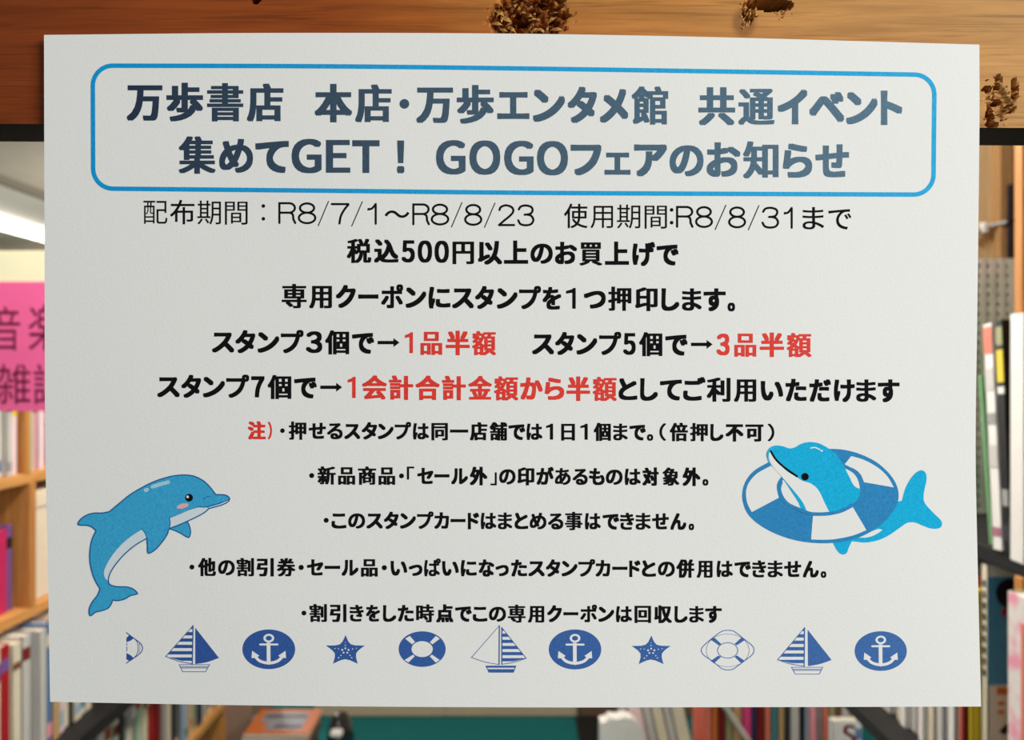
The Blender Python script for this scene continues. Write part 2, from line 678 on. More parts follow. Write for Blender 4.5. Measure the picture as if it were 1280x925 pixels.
# ---- ink: flat shapes in the page, laid on the sheet
def ink(name, c0, c1=None, rough=0.75, vary=0.12):
    """printing ink; c0..c1 is a colour run across the sheet"""
    m = bpy.data.materials.new(name)
    m.use_nodes = True
    nt = m.node_tree
    L, N = nt.links.new, nt.nodes.new
    b = nt.nodes['Principled BSDF']
    b.inputs['Roughness'].default_value = rough
    b.inputs['Specular IOR Level'].default_value = 0.04
    tc = N('ShaderNodeTexCoord')
    src = None
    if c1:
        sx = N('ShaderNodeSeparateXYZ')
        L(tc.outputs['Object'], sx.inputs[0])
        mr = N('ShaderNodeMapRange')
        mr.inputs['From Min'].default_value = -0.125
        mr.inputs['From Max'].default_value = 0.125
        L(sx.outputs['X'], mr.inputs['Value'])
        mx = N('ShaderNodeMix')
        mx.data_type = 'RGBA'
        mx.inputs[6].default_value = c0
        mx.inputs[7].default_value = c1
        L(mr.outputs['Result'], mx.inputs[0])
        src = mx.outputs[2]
    n = N('ShaderNodeTexNoise')
    n.inputs['Scale'].default_value = 1500
    n.inputs['Detail'].default_value = 2
    L(tc.outputs['Object'], n.inputs['Vector'])
    r = N('ShaderNodeMapRange')
    r.inputs['From Min'].default_value = 0.3
    r.inputs['From Max'].default_value = 0.7
    r.inputs['To Min'].default_value = 1 - vary
    r.inputs['To Max'].default_value = 1 + vary
    L(n.outputs['Fac'], r.inputs['Value'])
    m2 = N('ShaderNodeMix')
    m2.data_type = 'RGBA'
    m2.blend_type = 'MULTIPLY'
    m2.inputs[0].default_value = 1
    if src:
        L(src, m2.inputs[6])
    else:
        m2.inputs[6].default_value = c0
    L(r.outputs['Result'], m2.inputs[7])
    L(m2.outputs[2], b.inputs['Base Color'])
    return m


I_BLACK = ink('black_ink', (0.006, 0.006, 0.007, 1))
I_RED = ink('red_ink', (0.74, 0.040, 0.028, 1), (0.74, 0.065, 0.05, 1))  # paler right end puts the glare into the red itself
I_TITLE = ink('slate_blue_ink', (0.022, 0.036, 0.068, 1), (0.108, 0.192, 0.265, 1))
I_FRAME = ink('cyan_blue_ink', (0.008, 0.30, 0.66, 1), (0.03, 0.40, 0.72, 1))  # lighter right end puts the sheet's brightening into the blue
I_DOLPH = ink('dolphin_blue_ink', (0.045, 0.36, 0.63, 1))
I_LINE = ink('dolphin_outline_ink', (0.01, 0.12, 0.33, 1))
I_PALE = ink('pale_belly_ink', (0.64, 0.72, 0.77, 1), vary=0.03)
I_PALE2 = ink('pale_highlight_ink', (0.38, 0.62, 0.75, 1), vary=0.03)
I_WHITE = ink('paper_white', (0.80, 0.80, 0.785, 1), vary=0.01)
I_CHEEK = ink('pink_ink', (0.75, 0.42, 0.42, 1), vary=0.03)
I_BRIGHT = ink('bright_blue_ink', (0.012, 0.42, 0.72, 1))
I_RING = ink('ring_blue_ink', (0.032, 0.235, 0.51, 1))
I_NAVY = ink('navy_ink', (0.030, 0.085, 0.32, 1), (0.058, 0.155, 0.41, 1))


class Ink:
    def __init__(s):
        s.v, s.f, s.mi, s.mats, s.n = [], [], [], [], 0

    def mat(s, m):
        if m not in s.mats:
            s.mats.append(m)
        return s.mats.index(m)

    def tri(s, a, b, c, m, lv, depth=0):
        e = [((a[0] - b[0]) ** 2 + (a[1] - b[1]) ** 2, a, b, c), ((b[0] - c[0]) ** 2 + (b[1] - c[1]) ** 2, b, c, a), ((c[0] - a[0]) ** 2 + (c[1] - a[1]) ** 2, c, a, b)]
        L, p, q, o = max(e, key=lambda t: t[0])
        if L > 26 ** 2 and depth < 9:
            mid = ((p[0] + q[0]) / 2, (p[1] + q[1]) / 2)
            s.tri(p, mid, o, m, lv, depth + 1)
            s.tri(mid, q, o, m, lv, depth + 1)
            return
        # face the reader
        if (b[0] - a[0]) * (c[1] - a[1]) - (b[1] - a[1]) * (c[0] - a[0]) > 0:
            b, c = c, b
        o = len(s.v)
        lift = 0.00004 + lv * 0.000016 + (s.n % 12) * 0.0000012
        for p in (a, b, c):
            s.v.append(on_paper(p[0], p[1], lift))
        s.f.append((o, o + 1, o + 2))
        s.mi.append(s.mat(m))

    def poly(s, pts, m, lv=0):
        s.n += 1
        for t in tessellate_polygon([[Vector((p[0], p[1], 0)) for p in pts]]):
            s.tri(pts[t[0]], pts[t[1]], pts[t[2]], m, lv)

    def quad(s, a, b, c, d, m, lv):
        s.tri(a, b, c, m, lv)
        s.tri(a, c, d, m, lv)

    def disc(s, cx, cy, rx, ry, m, lv=0, rot=0.0, n=20):
        co, si = math.cos(rot), math.sin(rot)
        s.poly([(cx + rx * math.cos(k * 2 * math.pi / n) * co - ry * math.sin(k * 2 * math.pi / n) * si,
                 cy + rx * math.cos(k * 2 * math.pi / n) * si + ry * math.sin(k * 2 * math.pi / n) * co) for k in range(n)], m, lv)

    def ring(s, cx, cy, rx, ry, rx2, ry2, m, lv=0, n=32):
        s.n += 1
        P = lambda k, a, b: (cx + a * math.cos(k * 2 * math.pi / n), cy + b * math.sin(k * 2 * math.pi / n))
        for k in range(n):
            s.quad(P(k, rx, ry), P(k + 1, rx, ry), P(k + 1, rx2, ry2), P(k, rx2, ry2), m, lv)

    def stroke(s, pts, w, m, lv=0, closed=False, caps=True):
        s.n += 1
        n = len(pts)
        L, Rr = [], []
        for i in range(n):
            a = pts[(i - 1) % n] if (closed or i) else pts[i]
            b = pts[(i + 1) % n] if (closed or i < n - 1) else pts[i]
            d1 = Vector((pts[i][0] - a[0], pts[i][1] - a[1]))
            d2 = Vector((b[0] - pts[i][0], b[1] - pts[i][1]))
            d1 = d1.normalized() if d1.length > 1e-6 else d2.normalized()
            d2 = d2.normalized() if d2.length > 1e-6 else d1
            t = (d1 + d2)
            t = t.normalized() if t.length > 1e-4 else d1
            nn = Vector((-t.y, t.x))
            k = 1 / max(.5, nn.dot(Vector((-d1.y, d1.x))))
            L.append((pts[i][0] + nn.x * w / 2 * k, pts[i][1] + nn.y * w / 2 * k))
            Rr.append((pts[i][0] - nn.x * w / 2 * k, pts[i][1] - nn.y * w / 2 * k))
        for i in range(n if closed else n - 1):
            j = (i + 1) % n
            s.quad(L[i], L[j], Rr[j], Rr[i], m, lv)
        if caps and not closed:
            s.disc(pts[0][0], pts[0][1], w / 2, w / 2, m, lv, n=10)
            s.disc(pts[-1][0], pts[-1][1], w / 2, w / 2, m, lv, n=10)

    def build(s, name):
        return paper_part(mesh_obj(name, s.v, s.f, s.mats, None, s.mi))


def smooth(pts, closed=True, sub=4, sharp=()):
    out = []
    n = len(pts)
    for i in range(n if closed else n - 1):
        p1, p2 = pts[i], pts[(i + 1) % n]
        p0 = pts[(i - 1) % n] if closed or i else p1
        p3 = pts[(i + 2) % n] if closed or i < n - 2 else p2
        if i in sharp:
            p0 = p1
        if (i + 1) % n in sharp:
            p3 = p2
        for k in range(sub):
            t = k / sub
            out.append(tuple(0.5 * (2 * p1[q] + (p2[q] - p0[q]) * t + (2 * p0[q] - 5 * p1[q] + 4 * p2[q] - p3[q]) * t * t
                                    + (3 * p1[q] - p0[q] - 3 * p2[q] + p3[q]) * t ** 3) for q in (0, 1)))
    if not closed:
        out.append(pts[-1])
    return out


# ---- lettering
GLYPH = {}


def glyph(ch):
    if ch in GLYPH:
        return GLYPH[ch]
    c = bpy.data.curves.new('glyph', 'FONT')
    c.body = ch
    c.size = 1
    c.resolution_u = 5
    o = bpy.data.objects.new('glyph', c)
    COL.objects.link(o)
    bpy.context.view_layer.update()
    me = o.evaluated_get(bpy.context.evaluated_depsgraph_get()).to_mesh()
    vs = [(v.co.x, v.co.y) for v in me.vertices]
    me.calc_loop_triangles()
    ts = [tuple(t.vertices) for t in me.loop_triangles]
    bpy.data.objects.remove(o)
    bpy.data.curves.remove(c)
    x0, x1 = min(v[0] for v in vs), max(v[0] for v in vs)
    y0, y1 = min(v[1] for v in vs), max(v[1] for v in vs)
    ar = sum(abs((vs[b][0] - vs[a][0]) * (vs[q][1] - vs[a][1]) - (vs[b][1] - vs[a][1]) * (vs[q][0] - vs[a][0])) / 2 for a, b, q in ts)
    GLYPH[ch] = (vs, ts, x0, x1, y0, y1, ar / max(1e-6, (x1 - x0) * (y1 - y0)))
    return GLYPH[ch]


# monoline rounded figures of the date line, drawn in a unit box (y down)
def arc(cx, cy, rx, ry, a0, a1, n=14):
    return [(cx + rx * math.cos(math.radians(a0 + (a1 - a0) * k / n)), cy + ry * math.sin(math.radians(a0 + (a1 - a0) * k / n))) for k in range(n + 1)]


ROUND = {
    'R': [[(0.02, 1), (0.02, 0), (0.62, 0)] + arc(.62, .24, .36, .24, -90, 90) + [(0.02, .48)], [(.55, .48)] + arc(.62, .64, .25, .16, -90, 0, 6) + [(.88, .8), (1, 1)]],
    '8': [arc(.5, .235, .43, .235, 0, 360, 24), arc(.5, .735, .5, .265, 0, 360, 26)],
    '7': [[(0, 0.02), (1, 0.02)] + smooth([(1, .02), (.72, .32), (.52, .65), (.45, 1)], False)],
    '1': [[(0, .25)] + smooth([(0, .27), (.5, .22), (1, 0)], False), [(1, 0), (1, 1)]],
    '2': [smooth([(.06, .24), (.15, .09), (.48, 0), (.85, .1), (.95, .3), (.75, .52), (.35, .78), (.03, 1)], False), [(.03, 1), (1, 1)]],
    '3': [smooth([(.04, .2), (.18, .05), (.5, 0), (.85, .07), (.95, .24), (.82, .41), (.55, .46)], False), [(.42, .465)] + smooth([(.55, .46), (.85, .52), (1, .73), (.85, .94), (.5, 1), (.15, .94), (0, .75)], False)],
}


def text_line(name, chars, cx_y, slope, em, weight, ink_m, caph=None, round_fig=False):
    """chars: (character, left, right[, ink]) on the page; cx_y is the line's middle height at the page centre"""
    S = Ink()
    for item in chars:
        ch, x0, x1 = item[:3]
        m = item[3] if len(item) > 3 else ink_m
        xm = (x0 + x1) / 2
        yc = cx_y + slope * (xm - 640)
        if round_fig and ch in ROUND:
            h = caph
            w = 2.7
            for k, path in enumerate(ROUND[ch]):
                S.stroke([(x0 + w / 2 + p[0] * (x1 - x0 - w), yc - h / 2 + w / 2 + p[1] * (h - w)) for p in path], w, m, 0)
            continue
        if ch == '/':
            S.stroke([(x0 + .5, yc + 15.4), (x1 - .5, yc - 15)], 1.25, m)
            continue
        if ch == '→':
            d = x1 - x0
            S.poly([(x0, yc - 2.1), (x1 - 7.5, yc - 2.1), (x1 - 7.5, yc - 5.6), (x1, yc), (x1 - 7.5, yc + 5.6), (x1 - 7.5, yc + 2.1), (x0, yc + 2.1)], m)
            continue
        if ch == '1':
            h = caph
            w = max(4.0, h * .168)
            t, b = yc - h / 2, yc + h / 2
            S.poly([(x1 - w, b), (x1 - w, t + h * .235), (x0, t + h * .275), (x0, t + h * .145), (x1 - w * 1.05, t + h * .06), (x1 - w * .7, t), (x1, t), (x1, b)], m)
            continue
        if ch == '・':
            S.disc(xm, yc + em * .005, (x1 - x0) / 2, (x1 - x0) / 2, m)
            continue
        if ch in '：:' and round_fig:
            for dy in (-8, 8):
                S.disc(xm, yc + dy - .6, 2.3, 2.3, m, n=12)
            continue
        asc = ord(ch) < 128
        g = glyph(chr(ord(ch) + 0xFEE0) if asc else ch)
        vs, ts, gx0, gx1, gy0, gy1, cov = g
        k = max(.84, min(1.0, 1.12 - (cov - .24) * 2.0))
        if ch in 'ー一':
            k = 1.0
        wgt = weight * (.45 if ch in '（）「」' else .8 if ch == '）' else 1)
        d = wgt * em * k
        d = d if asc is False else wgt * em
        dy = d * (.92 if ch in 'ー一' else max(.58, min(.92, .92 - (cov - .24) * 2.7)))
        if ord(ch) >= 0x4e00 and ch not in '一上' and not round_fig:
            dy *= .8 if em > 26 else 1.0
            d *= 1.08 if em > 26 else 1.22
        if ch in 'プポぱ':
            d *= .8
            dy *= .8
        sx = max(.5, (x1 - x0 - 2 * d)) / max(1e-6, gx1 - gx0)
        if asc:
            h = caph * (1.05 if ch in 'GO0358' else 1.0)
            sy = (h - 2 * dy) / (gy1 - gy0)
            ymid = (gy0 + gy1) / 2
            pts = [(x0 + d + (v[0] - gx0) * sx, yc - (v[1] - ymid) * sy) for v in vs]
        else:
            sy = em * (1 - 1.1 * dy / em)
            if ch in '（）':
                sy *= .93
            pts = [(x0 + d + (v[0] - gx0) * sx, yc - (v[1] - 0.38) * sy) for v in vs]
        if d > 0.25:
            q = 1.0
            offs = [(d, 0), (-d, 0), (0, dy), (0, -dy), (d * q, dy * q), (-d * q, dy * q), (d * q, -dy * q), (-d * q, -dy * q), (0, 0)]
        else:
            offs = [(0, 0)]
        for (ax, ay) in offs:
            S.n += 1
            for t in ts:
                a, b, c = (pts[t[0]][0] + ax, pts[t[0]][1] + ay), (pts[t[1]][0] + ax, pts[t[1]][1] + ay), (pts[t[2]][0] + ax, pts[t[2]][1] + ay)
                S.tri(a, b, c, m, 0)
    return S.build(name)


def row(s):
    """'字 x0 x1 字 x0 x1 ...' with * before a character set in red"""
    p = s.split()
    out = []
    for i in range(0, len(p), 3):
        c = p[i]
        if len(c) > 1 and c[0] == '*':
            out.append((c[1], float(p[i + 1]), float(p[i + 2]), I_RED))
        else:
            out.append((c, float(p[i + 1]), float(p[i + 2])))
    return out


T1 = row('万 158.3 203 歩 208 253.8 書 258.8 304.1 店 308.6 354.3 本 393.2 440.3 店 444 489.7 ・ 499.4 511.6 万 520.2 566.3 歩 571 617.2 エ 621.6 661.8 ン 665.9 706.3 タ 709.4 746.3 メ 749.6 785.5 館 789.6 835.3 共 873 919 通 923 968.3 イ 972 1009.4 ベ 1011.6 1055.4 ン 1057.5 1097 ト 1101 1128')
T2 = row('集 223.3 269.6 め 274 316.3 て 319.1 361 G 364.5 402 E 407.4 437.9 T 440.3 474.5 ! 496.2 505.5 G 545 582 O 586.8 625.4 G 630.2 667.1 O 671.2 710 フ 713.4 752 ェ 755.7 788.2 ア 792.7 833.9 の 837 879.5 お 883.4 925.6 知 928.9 973.3 ら 978.6 1015.3 せ 1019.3 1061.3')
T3 = row('配 179 209.5 布 212.6 243.1 期 246.4 276.4 間 280.9 309.8 ： 326.7 331.7 R 347.5 370.4 8 372.2 395.5 / 397.3 411.1 7 413.5 437.4 / 439.2 453.4 1 459.3 471 ～ 480.9 511.8 R 515 537.5 8 538.4 561.7 / 563.9 577.9 8 580.2 603 / 605.2 619.2 2 621.9 644 3 646.5 668.1 使 705.1 734.6 用 737.8 766.6 期 771 800.7 間 805.6 834 ： 837.5 841.7 R 844.7 867 8 868.9 891.3 / 893.5 907.9 8 910.2 932.7 / 935 949.2 3 951.9 974 1 979.9 991 ま 1003.3 1030.2 で 1035.6 1064.2')
T4 = row('税 433.6 464.2 込 467.7 498.3 5 502 518.6 0 522.2 540.2 0 543.2 561.2 円 565.7 592.6 以 597.3 627.8 上 630 660.2 の 663.2 691 お 693.8 721.3 買 724.3 753 上 756.3 786.3 げ 790.5 819 で 820.8 848.3')
T5 = row('専 352.2 383.4 用 386.4 415 ク 419.7 444.8 ー 447.8 473.1 ポ 476.4 504 ン 506.9 532.9 に 535.7 563.1 ス 565 592.4 タ 593.8 617.7 ン 621 647 プ 648.9 676.3 を 678.2 701.6 1 707.5 719.7 つ 729.8 757.2 押 760.2 789.3 印 794 822.1 し 826.8 849.3 ま 852.6 877.2 す 879.5 907.2 。 909.5 918.9')
T6 = row('ス 264.8 292.9 タ 294.1 319.3 ン 321.8 349.2 プ 351.1 379.5 3 382.4 402.9 個 406.4 436.5 で 440 467.7 → 472 499.4 *1 506 516.2 *品 525.6 552.8 *半 557.3 587.2 *額 590 620 ス 665 692.7 タ 693.9 718 ン 720.4 746.6 プ 749 776.6 5 779 794.7 個 798.9 828 で 831.7 859.6 → 863.8 890.8 *3 895.7 912.1 *品 918 945.4 *半 949.8 980.1 *額 983.4 1014.3')
T7 = row('ス 196.4 224.8 タ 226.5 251.5 ン 253.5 281.2 プ 282.8 311.5 7 314 330.6 個 334.5 364.2 で 367.7 396 → 400.4 427.7 *1 434.5 444.6 *会 452.5 483.7 *計 486.3 516.5 *合 519.3 549.7 *計 552.5 582.3 *金 585.3 615 *額 617.5 647.8 *か 650.3 678.5 *ら 680.9 705.3 *半 708.2 737.7 *額 740.7 771 と 773.3 796.7 し 800.2 822.5 て 825 852.4 ご 854 882 利 883.5 913.2 用 917.5 945.4 い 950.9 979 た 982 1008.3 だ 1011.8 1038.8 け 1042.5 1068.5 ま 1070.4 1095.4 す 1097.4 1124.5')
T8 = row('*注 309.8 332.2 *） 334.8 340 ・ 350.2 356 押 360.9 383 せ 385.9 407.4 る 408.8 428.3 ス 430.3 450.4 タ 452 471.5 ン 472.3 492 プ 493.4 513.9 は 516.2 536.3 同 539.3 559.9 一 562.5 585.3 店 587.5 609.3 舗 611.9 634.1 で 635.7 656.6 は 658.2 678.1 1 682.6 691.4 日 701.5 718.7 1 725.5 734.7 個 742.1 763.6 ま 766.6 784.7 で 786.8 807.3 。 808.7 816.5 （ 824.3 832.7 倍 837.2 860 押 862.6 884.9 し 888 904.4 不 907 929.4 可 931.8 954.4 ） 959.7 968')
T9 = row('・ 386.5 392.8 新 397 419.7 品 422.7 444 商 447.5 470.3 品 473.2 494 ・ 498.8 505 「 508.6 517.8 セ 521.7 541.8 ー 543 561.9 ル 564 585 外 587.3 609.3 」 613.2 621 の 624 644.5 印 646.8 668 が 670.5 692.3 あ 693.7 713.4 る 715.8 734.7 も 736.3 755.8 の 757.4 778.3 は 781 801 対 803 823.4 象 828.2 849.3 外 853.2 875.7 。 878.2 885.5')
T10 = row('・ 404.6 410.9 こ 414.4 433 の 435.3 456.4 ス 458 478.5 タ 479.8 498.4 ン 500 519.9 プ 521.3 542 カ 542.9 561.3 ー 563.2 582 ド 584.7 599 は 601 620.5 ま 622.4 640.4 と 643.3 660.3 め 662.2 683.1 る 685 704.2 事 706.2 728.2 は 731.2 751 で 753.4 774 き 775.1 792.7 ま 794.6 813.6 せ 815.2 836 ん 838 858 。 860.9 867.7')
T11 = row('・ 236.8 243 他 247.6 270 の 272.6 293.5 割 295.8 317.5 引 320.8 342.3 券 346.2 369.3 ・ 373.2 379.8 セ 383.7 404.2 ー 405.8 425.3 ル 426.9 448.2 品 451.3 472.2 ・ 477.2 483.7 い 488.2 509 っ 511 528 ぱ 530.2 551 い 552.6 573.5 に 576 596 な 598.5 617.9 っ 619.4 636 た 639 658.9 ス 660.4 681 タ 682.3 700.5 ン 702 721.9 プ 723 744 カ 744.5 762.9 ー 765.4 784.4 ド 786.5 800.6 と 802.5 820 の 822.5 843.6 併 845.5 868 用 870.9 890.8 は 895.9 916.2 で 918.2 938.7 き 940.2 957.8 ま 959.7 978.7 せ 980.2 1001.5 ん 1003.7 1023.6 。 1026 1033')
T12 = row('・ 376.9 383 割 386.8 408.7 引 412.2 433.1 き 437 454.6 を 457.5 475 し 478.8 495.4 た 497.3 517.3 時 520.2 542.7 点 545.2 566.7 で 569 589.7 こ 591 609.3 の 611.2 632.5 専 635 657 用 660 680.4 ク 683.9 702.4 ー 704.3 723 ポ 725.4 746.3 ン 747.9 767.8 は 770 790.2 回 793.2 813.9 収 817.8 840 し 843.2 859.6 ま 861.7 880 す 881.6 902.2')

WB = 0.0405
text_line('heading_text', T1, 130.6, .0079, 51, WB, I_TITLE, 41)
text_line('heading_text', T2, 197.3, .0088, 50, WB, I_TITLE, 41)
text_line('date_text', T3, 269.0, .0095, 33, .009, I_BLACK, 27.4, True)
text_line('body_text', T4, 315.6, .0105, 32.5, WB, I_BLACK, 26.5)
text_line('body_text', T5, 372.3, .0084, 32.5, WB, I_BLACK, 26)
text_line('body_text', T6, 429.1, .0058, 32.5, WB, I_BLACK, 26)
text_line('body_text', T7, 485.4, .006, 32.5, WB, I_BLACK, 26.5)
text_line('note_text', T8, 539.3, .0038, 24.5, WB, I_BLACK, 20)
text_line('note_text', T9, 595.2, .0035, 24.5, WB, I_BLACK, 20)
text_line('note_text', T10, 651.0, .0032, 24.5, WB, I_BLACK, 20)
text_line('note_text', T11, 710.0, .0032, 24.5, WB, I_BLACK, 20)
text_line('note_text', T12, 767.0, .0032, 24, WB, I_BLACK, 20)


# ---- blue rounded frame round the heading
def build_frame():
    r = 25
    top = [(116, 82), (400, 82.8), (640, 85.4), (900, 89.3), (1168, 93.6)]
    bot = [(116.4, 235.6), (400, 238.3), (640, 240.8), (900, 242.2), (1167, 243.3)]
    path = []
    for k in range(41):
        x = 116 + r + (1168 - 116 - 2 * r) * k / 40
        path.append((x, cr1(top, x)))
    path += arc(1168 - r, 93.6 + r - .4, r, r, -80, 0, 10)
    path += arc(1167 - r, 243.2 - r, r, r, 0, 80, 10)
    for k in range(41):
        x = 1167 - r - (1167 - 116.4 - 2 * r) * k / 40
        path.append((x, cr1(bot, x)))
    path += arc(116.4 + r, 235.8 - r, r, r, 100, 180, 10)
    path += arc(116 + r, 82 + r, r, r, 180, 262, 10)
    S = Ink()
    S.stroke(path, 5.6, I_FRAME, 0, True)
    S.build('rounded_frame')


build_frame()


# ---- leaping dolphin, left
def build_dolphin():
    T = lambda P: [(85 + x / 4.627, 580 + y / 4.627) for x, y in P]
    S = Ink()
    far = smooth(T([(588, 375), (640, 345), (690, 331), (704, 362), (709, 395), (701, 423), (685, 421), (650, 400), (615, 384)]), sharp=(0, 2))
    S.poly(far, I_DOLPH, 1)
    S.stroke(far, 1.4, I_LINE, 2, True)
    raw = [(240, 275), (300, 225), (360, 177), (430, 135), (500, 101), (580, 75), (650, 64), (720, 68), (780, 95), (820, 132), (855, 177), (900, 178),
           (925, 187), (935, 203), (920, 222), (880, 240), (815, 257), (790, 280), (740, 308), (690, 331), (640, 353), (587, 375), (575, 405), (545, 450),
           (505, 495), (470, 516), (460, 507), (459, 470), (456, 430), (400, 462), (350, 500), (300, 550), (260, 602), (240, 640), (233, 675), (243, 697),
           (280, 709), (340, 711), (378, 724), (402, 748), (388, 755), (360, 762), (330, 780), (290, 790), (258, 787), (250, 810), (230, 835), (190, 850),
           (160, 857), (133, 877), (122, 866), (125, 830), (145, 792), (170, 760), (185, 722), (160, 680), (140, 630), (127, 570), (126, 510), (135, 450),
           (149, 412), (162, 387), (140, 366), (110, 355), (72, 354), (57, 346), (75, 318), (110, 295), (150, 284), (200, 283)]
    body = smooth(T(raw), sharp=(0, 10, 28, 44, 54, 61, 16))
    S.poly(body, I_DOLPH, 3)
    S.poly(smooth(T([(587, 312), (640, 290), (700, 264), (760, 250), (812, 256), (790, 280), (740, 307), (690, 329), (640, 351), (589, 372), (592, 340)]), sharp=(0, 9)), I_PALE, 4)
    S.poly(smooth(T([(430, 378), (370, 415), (310, 465), (255, 530), (220, 590), (208, 627), (215, 660), (232, 676), (240, 640), (260, 602), (300, 550), (350, 500), (400, 462), (455, 430), (446, 402)]), sharp=(0, 7, 13)), I_PALE, 4)
    S.poly(smooth(T([(815, 250), (850, 241), (890, 227), (928, 207), (930, 212), (900, 230), (860, 245), (822, 256)])), I_PALE, 4)
    S.stroke(body, 1.5, I_LINE, 5, True)
    S.stroke(smooth(T([(752, 245), (785, 250), (830, 239), (880, 226), (930, 206)]), False), 1.1, I_LINE, 5)
    S.stroke(smooth(T([(784, 203), (800, 191), (826, 185)]), False), .8, I_LINE, 5)
    S.stroke(smooth(T([(428, 376), (447, 403), (456, 432)]), False), 1.1, I_LINE, 5)
    S.stroke(smooth(T([(586, 310), (591, 342), (587, 375)]), False), 1.1, I_LINE, 5)
    S.stroke(T([(590, 311), (640, 292), (700, 265), (752, 250)]), .5, I_LINE, 5)
    p = T([(488, 132), (532, 117), (580, 105)])
    S.stroke(p, 4.6, I_PALE2, 5)
    q = T([(453, 150)])[0]
    S.disc(q[0], q[1], 3.3, 2.5, I_PALE2, 5, -.3)
    q = T([(663, 243)])[0]
    S.disc(q[0], q[1], 7.6, 3.0, I_CHEEK, 5, -.26)
    q = T([(700, 195)])[0]
    S.disc(q[0], q[1], 4.9, 4.9, I_BLACK, 6)
    q = T([(692, 190)])[0]
    S.disc(q[0], q[1], 1.6, 1.7, I_WHITE, 7)
    S.build('leaping_dolphin_picture')


build_dolphin()


# ---- dolphin in a swimming ring, right
def build_ring_dolphin():
    T = lambda P: [(915 + x / 4.6545, 540 + y / 4.6545) for x, y in P]
    k = 1 / 4.6545
    S = Ink()
    S.poly(smooth(T([(940, 425), (965, 405), (988, 400), (1008, 330), (1040, 270), (1075, 233), (1105, 222), (1128, 240), (1132, 280), (1119, 340), (1115, 390), (1130, 425), (1170, 468), (1215, 513), (1222, 540), (1205, 560), (1160, 562),
                     (1110, 545), (1065, 527), (1020, 529), (970, 562), (910, 603), (850, 630), (780, 643), (720, 638), (640, 620), (760, 520)]), sharp=(0, 2)), I_BRIGHT, 0)
    S.poly(smooth(T([(585, 640), (605, 680), (625, 705), (648, 713), (668, 703), (680, 672), (697, 636), (640, 625)]), sharp=(0, 6, 7)), I_BRIGHT, 0)
    S.poly(smooth(T([(722, 614), (790, 613), (840, 594), (876, 569), (850, 565), (810, 579), (760, 597)]), sharp=(0, 3)), I_WHITE, 1)
    outer = smooth(T([(575, 98), (660, 105), (750, 130), (840, 175), (910, 236), (955, 302), (970, 370), (955, 432), (910, 497), (850, 553), (760, 605), (660, 636), (560, 647), (450, 643), (350, 625),
                      (250, 590), (160, 540), (95, 480), (66, 415), (61, 350), (82, 283), (130, 225), (205, 180), (300, 130), (430, 102)]))
    S.poly(outer, I_RING, 2)
    S.poly(smooth(T([(205, 150), (300, 130), (560, 130), (600, 185), (640, 195), (705, 220), (735, 265), (748, 330), (735, 380), (690, 425), (640, 452), (560, 467), (470, 466), (390, 440), (330, 412), (300, 375), (285, 330), (295, 290), (262, 240)])), I_WHITE, 3)
    S.poly(smooth(T([(210, 205), (225, 198), (240, 207), (285, 268), (268, 300), (263, 340), (273, 382), (115, 466), (88, 410), (82, 345), (100, 292), (145, 242)]), sharp=(2, 3, 6, 7)), I_WHITE, 3)
    S.poly(smooth(T([(694, 140), (770, 163), (850, 208), (905, 260), (941, 322), (768, 292), (748, 247), (712, 215), (652, 192)]), sharp=(0, 4, 5, 8)), I_WHITE, 4)
    S.poly(smooth(T([(471, 488), (560, 486), (640, 468), (703, 437), (782, 571), (700, 603), (600, 623), (530, 627), (460, 625)]), sharp=(0, 3, 4, 8)), I_WHITE, 4)
    # head and chest, coming out through the ring
    head = smooth(T([(207, 155), (203, 122), (222, 92), (255, 78), (300, 84), (335, 95), (370, 88), (405, 68), (450, 58), (500, 64), (545, 85), (590, 115), (625, 155), (655, 205), (680, 255), (710, 312), (748, 332), (742, 370), (715, 408),
                      (670, 440), (600, 460), (540, 468), (470, 468), (405, 445), (388, 415), (345, 345), (295, 270), (255, 222), (225, 190)]), sharp=(16,))
    S.poly(smooth(T([(297, 290), (286, 330), (300, 375), (335, 414), (395, 440), (380, 400), (340, 345)]), sharp=(0, 4)), I_WHITE, 5)
    S.poly(head, I_BRIGHT, 6)
    S.poly(smooth(T([(215, 128), (216, 160), (240, 205), (285, 255), (340, 318), (395, 385), (420, 425), (436, 464), (500, 468), (566, 464), (540, 415), (518, 365), (492, 325), (455, 298), (410, 284), (375, 262), (320, 228), (265, 175), (226, 118)]), sharp=(7, 9)), I_WHITE, 7)
    S.stroke(smooth(T([(226, 113), (258, 163), (312, 212), (378, 258)]), False), 2.6, I_BLACK, 8)
    q = T([(425, 260)])[0]
    S.disc(q[0], q[1], 4.7, 4.7, I_BLACK, 8)
    S.stroke(smooth(T([(458, 93), (484, 90), (511, 103)]), False), 1.4, I_WHITE, 8)
    q = T([(522, 109)])[0]
    S.disc(q[0], q[1], 1.5, 1.1, I_WHITE, 8, .5)
    # inner rim of the ring in front of the chest, and the part left of it
    S.stroke(smooth(T([(290, 272), (272, 305), (274, 345), (292, 385), (330, 422), (385, 448), (470, 475), (560, 474), (640, 457), (695, 425), (735, 385), (752, 345), (752, 310), (738, 265), (708, 228), (652, 197)]), False), 4.2, I_RING, 5)
    S.stroke(smooth(T([(385, 448), (425, 464), (470, 476), (560, 475), (640, 458), (700, 424)]), False), 4.2, I_RING, 9)
    S.build('swimming_ring_dolphin_picture')


build_ring_dolphin()


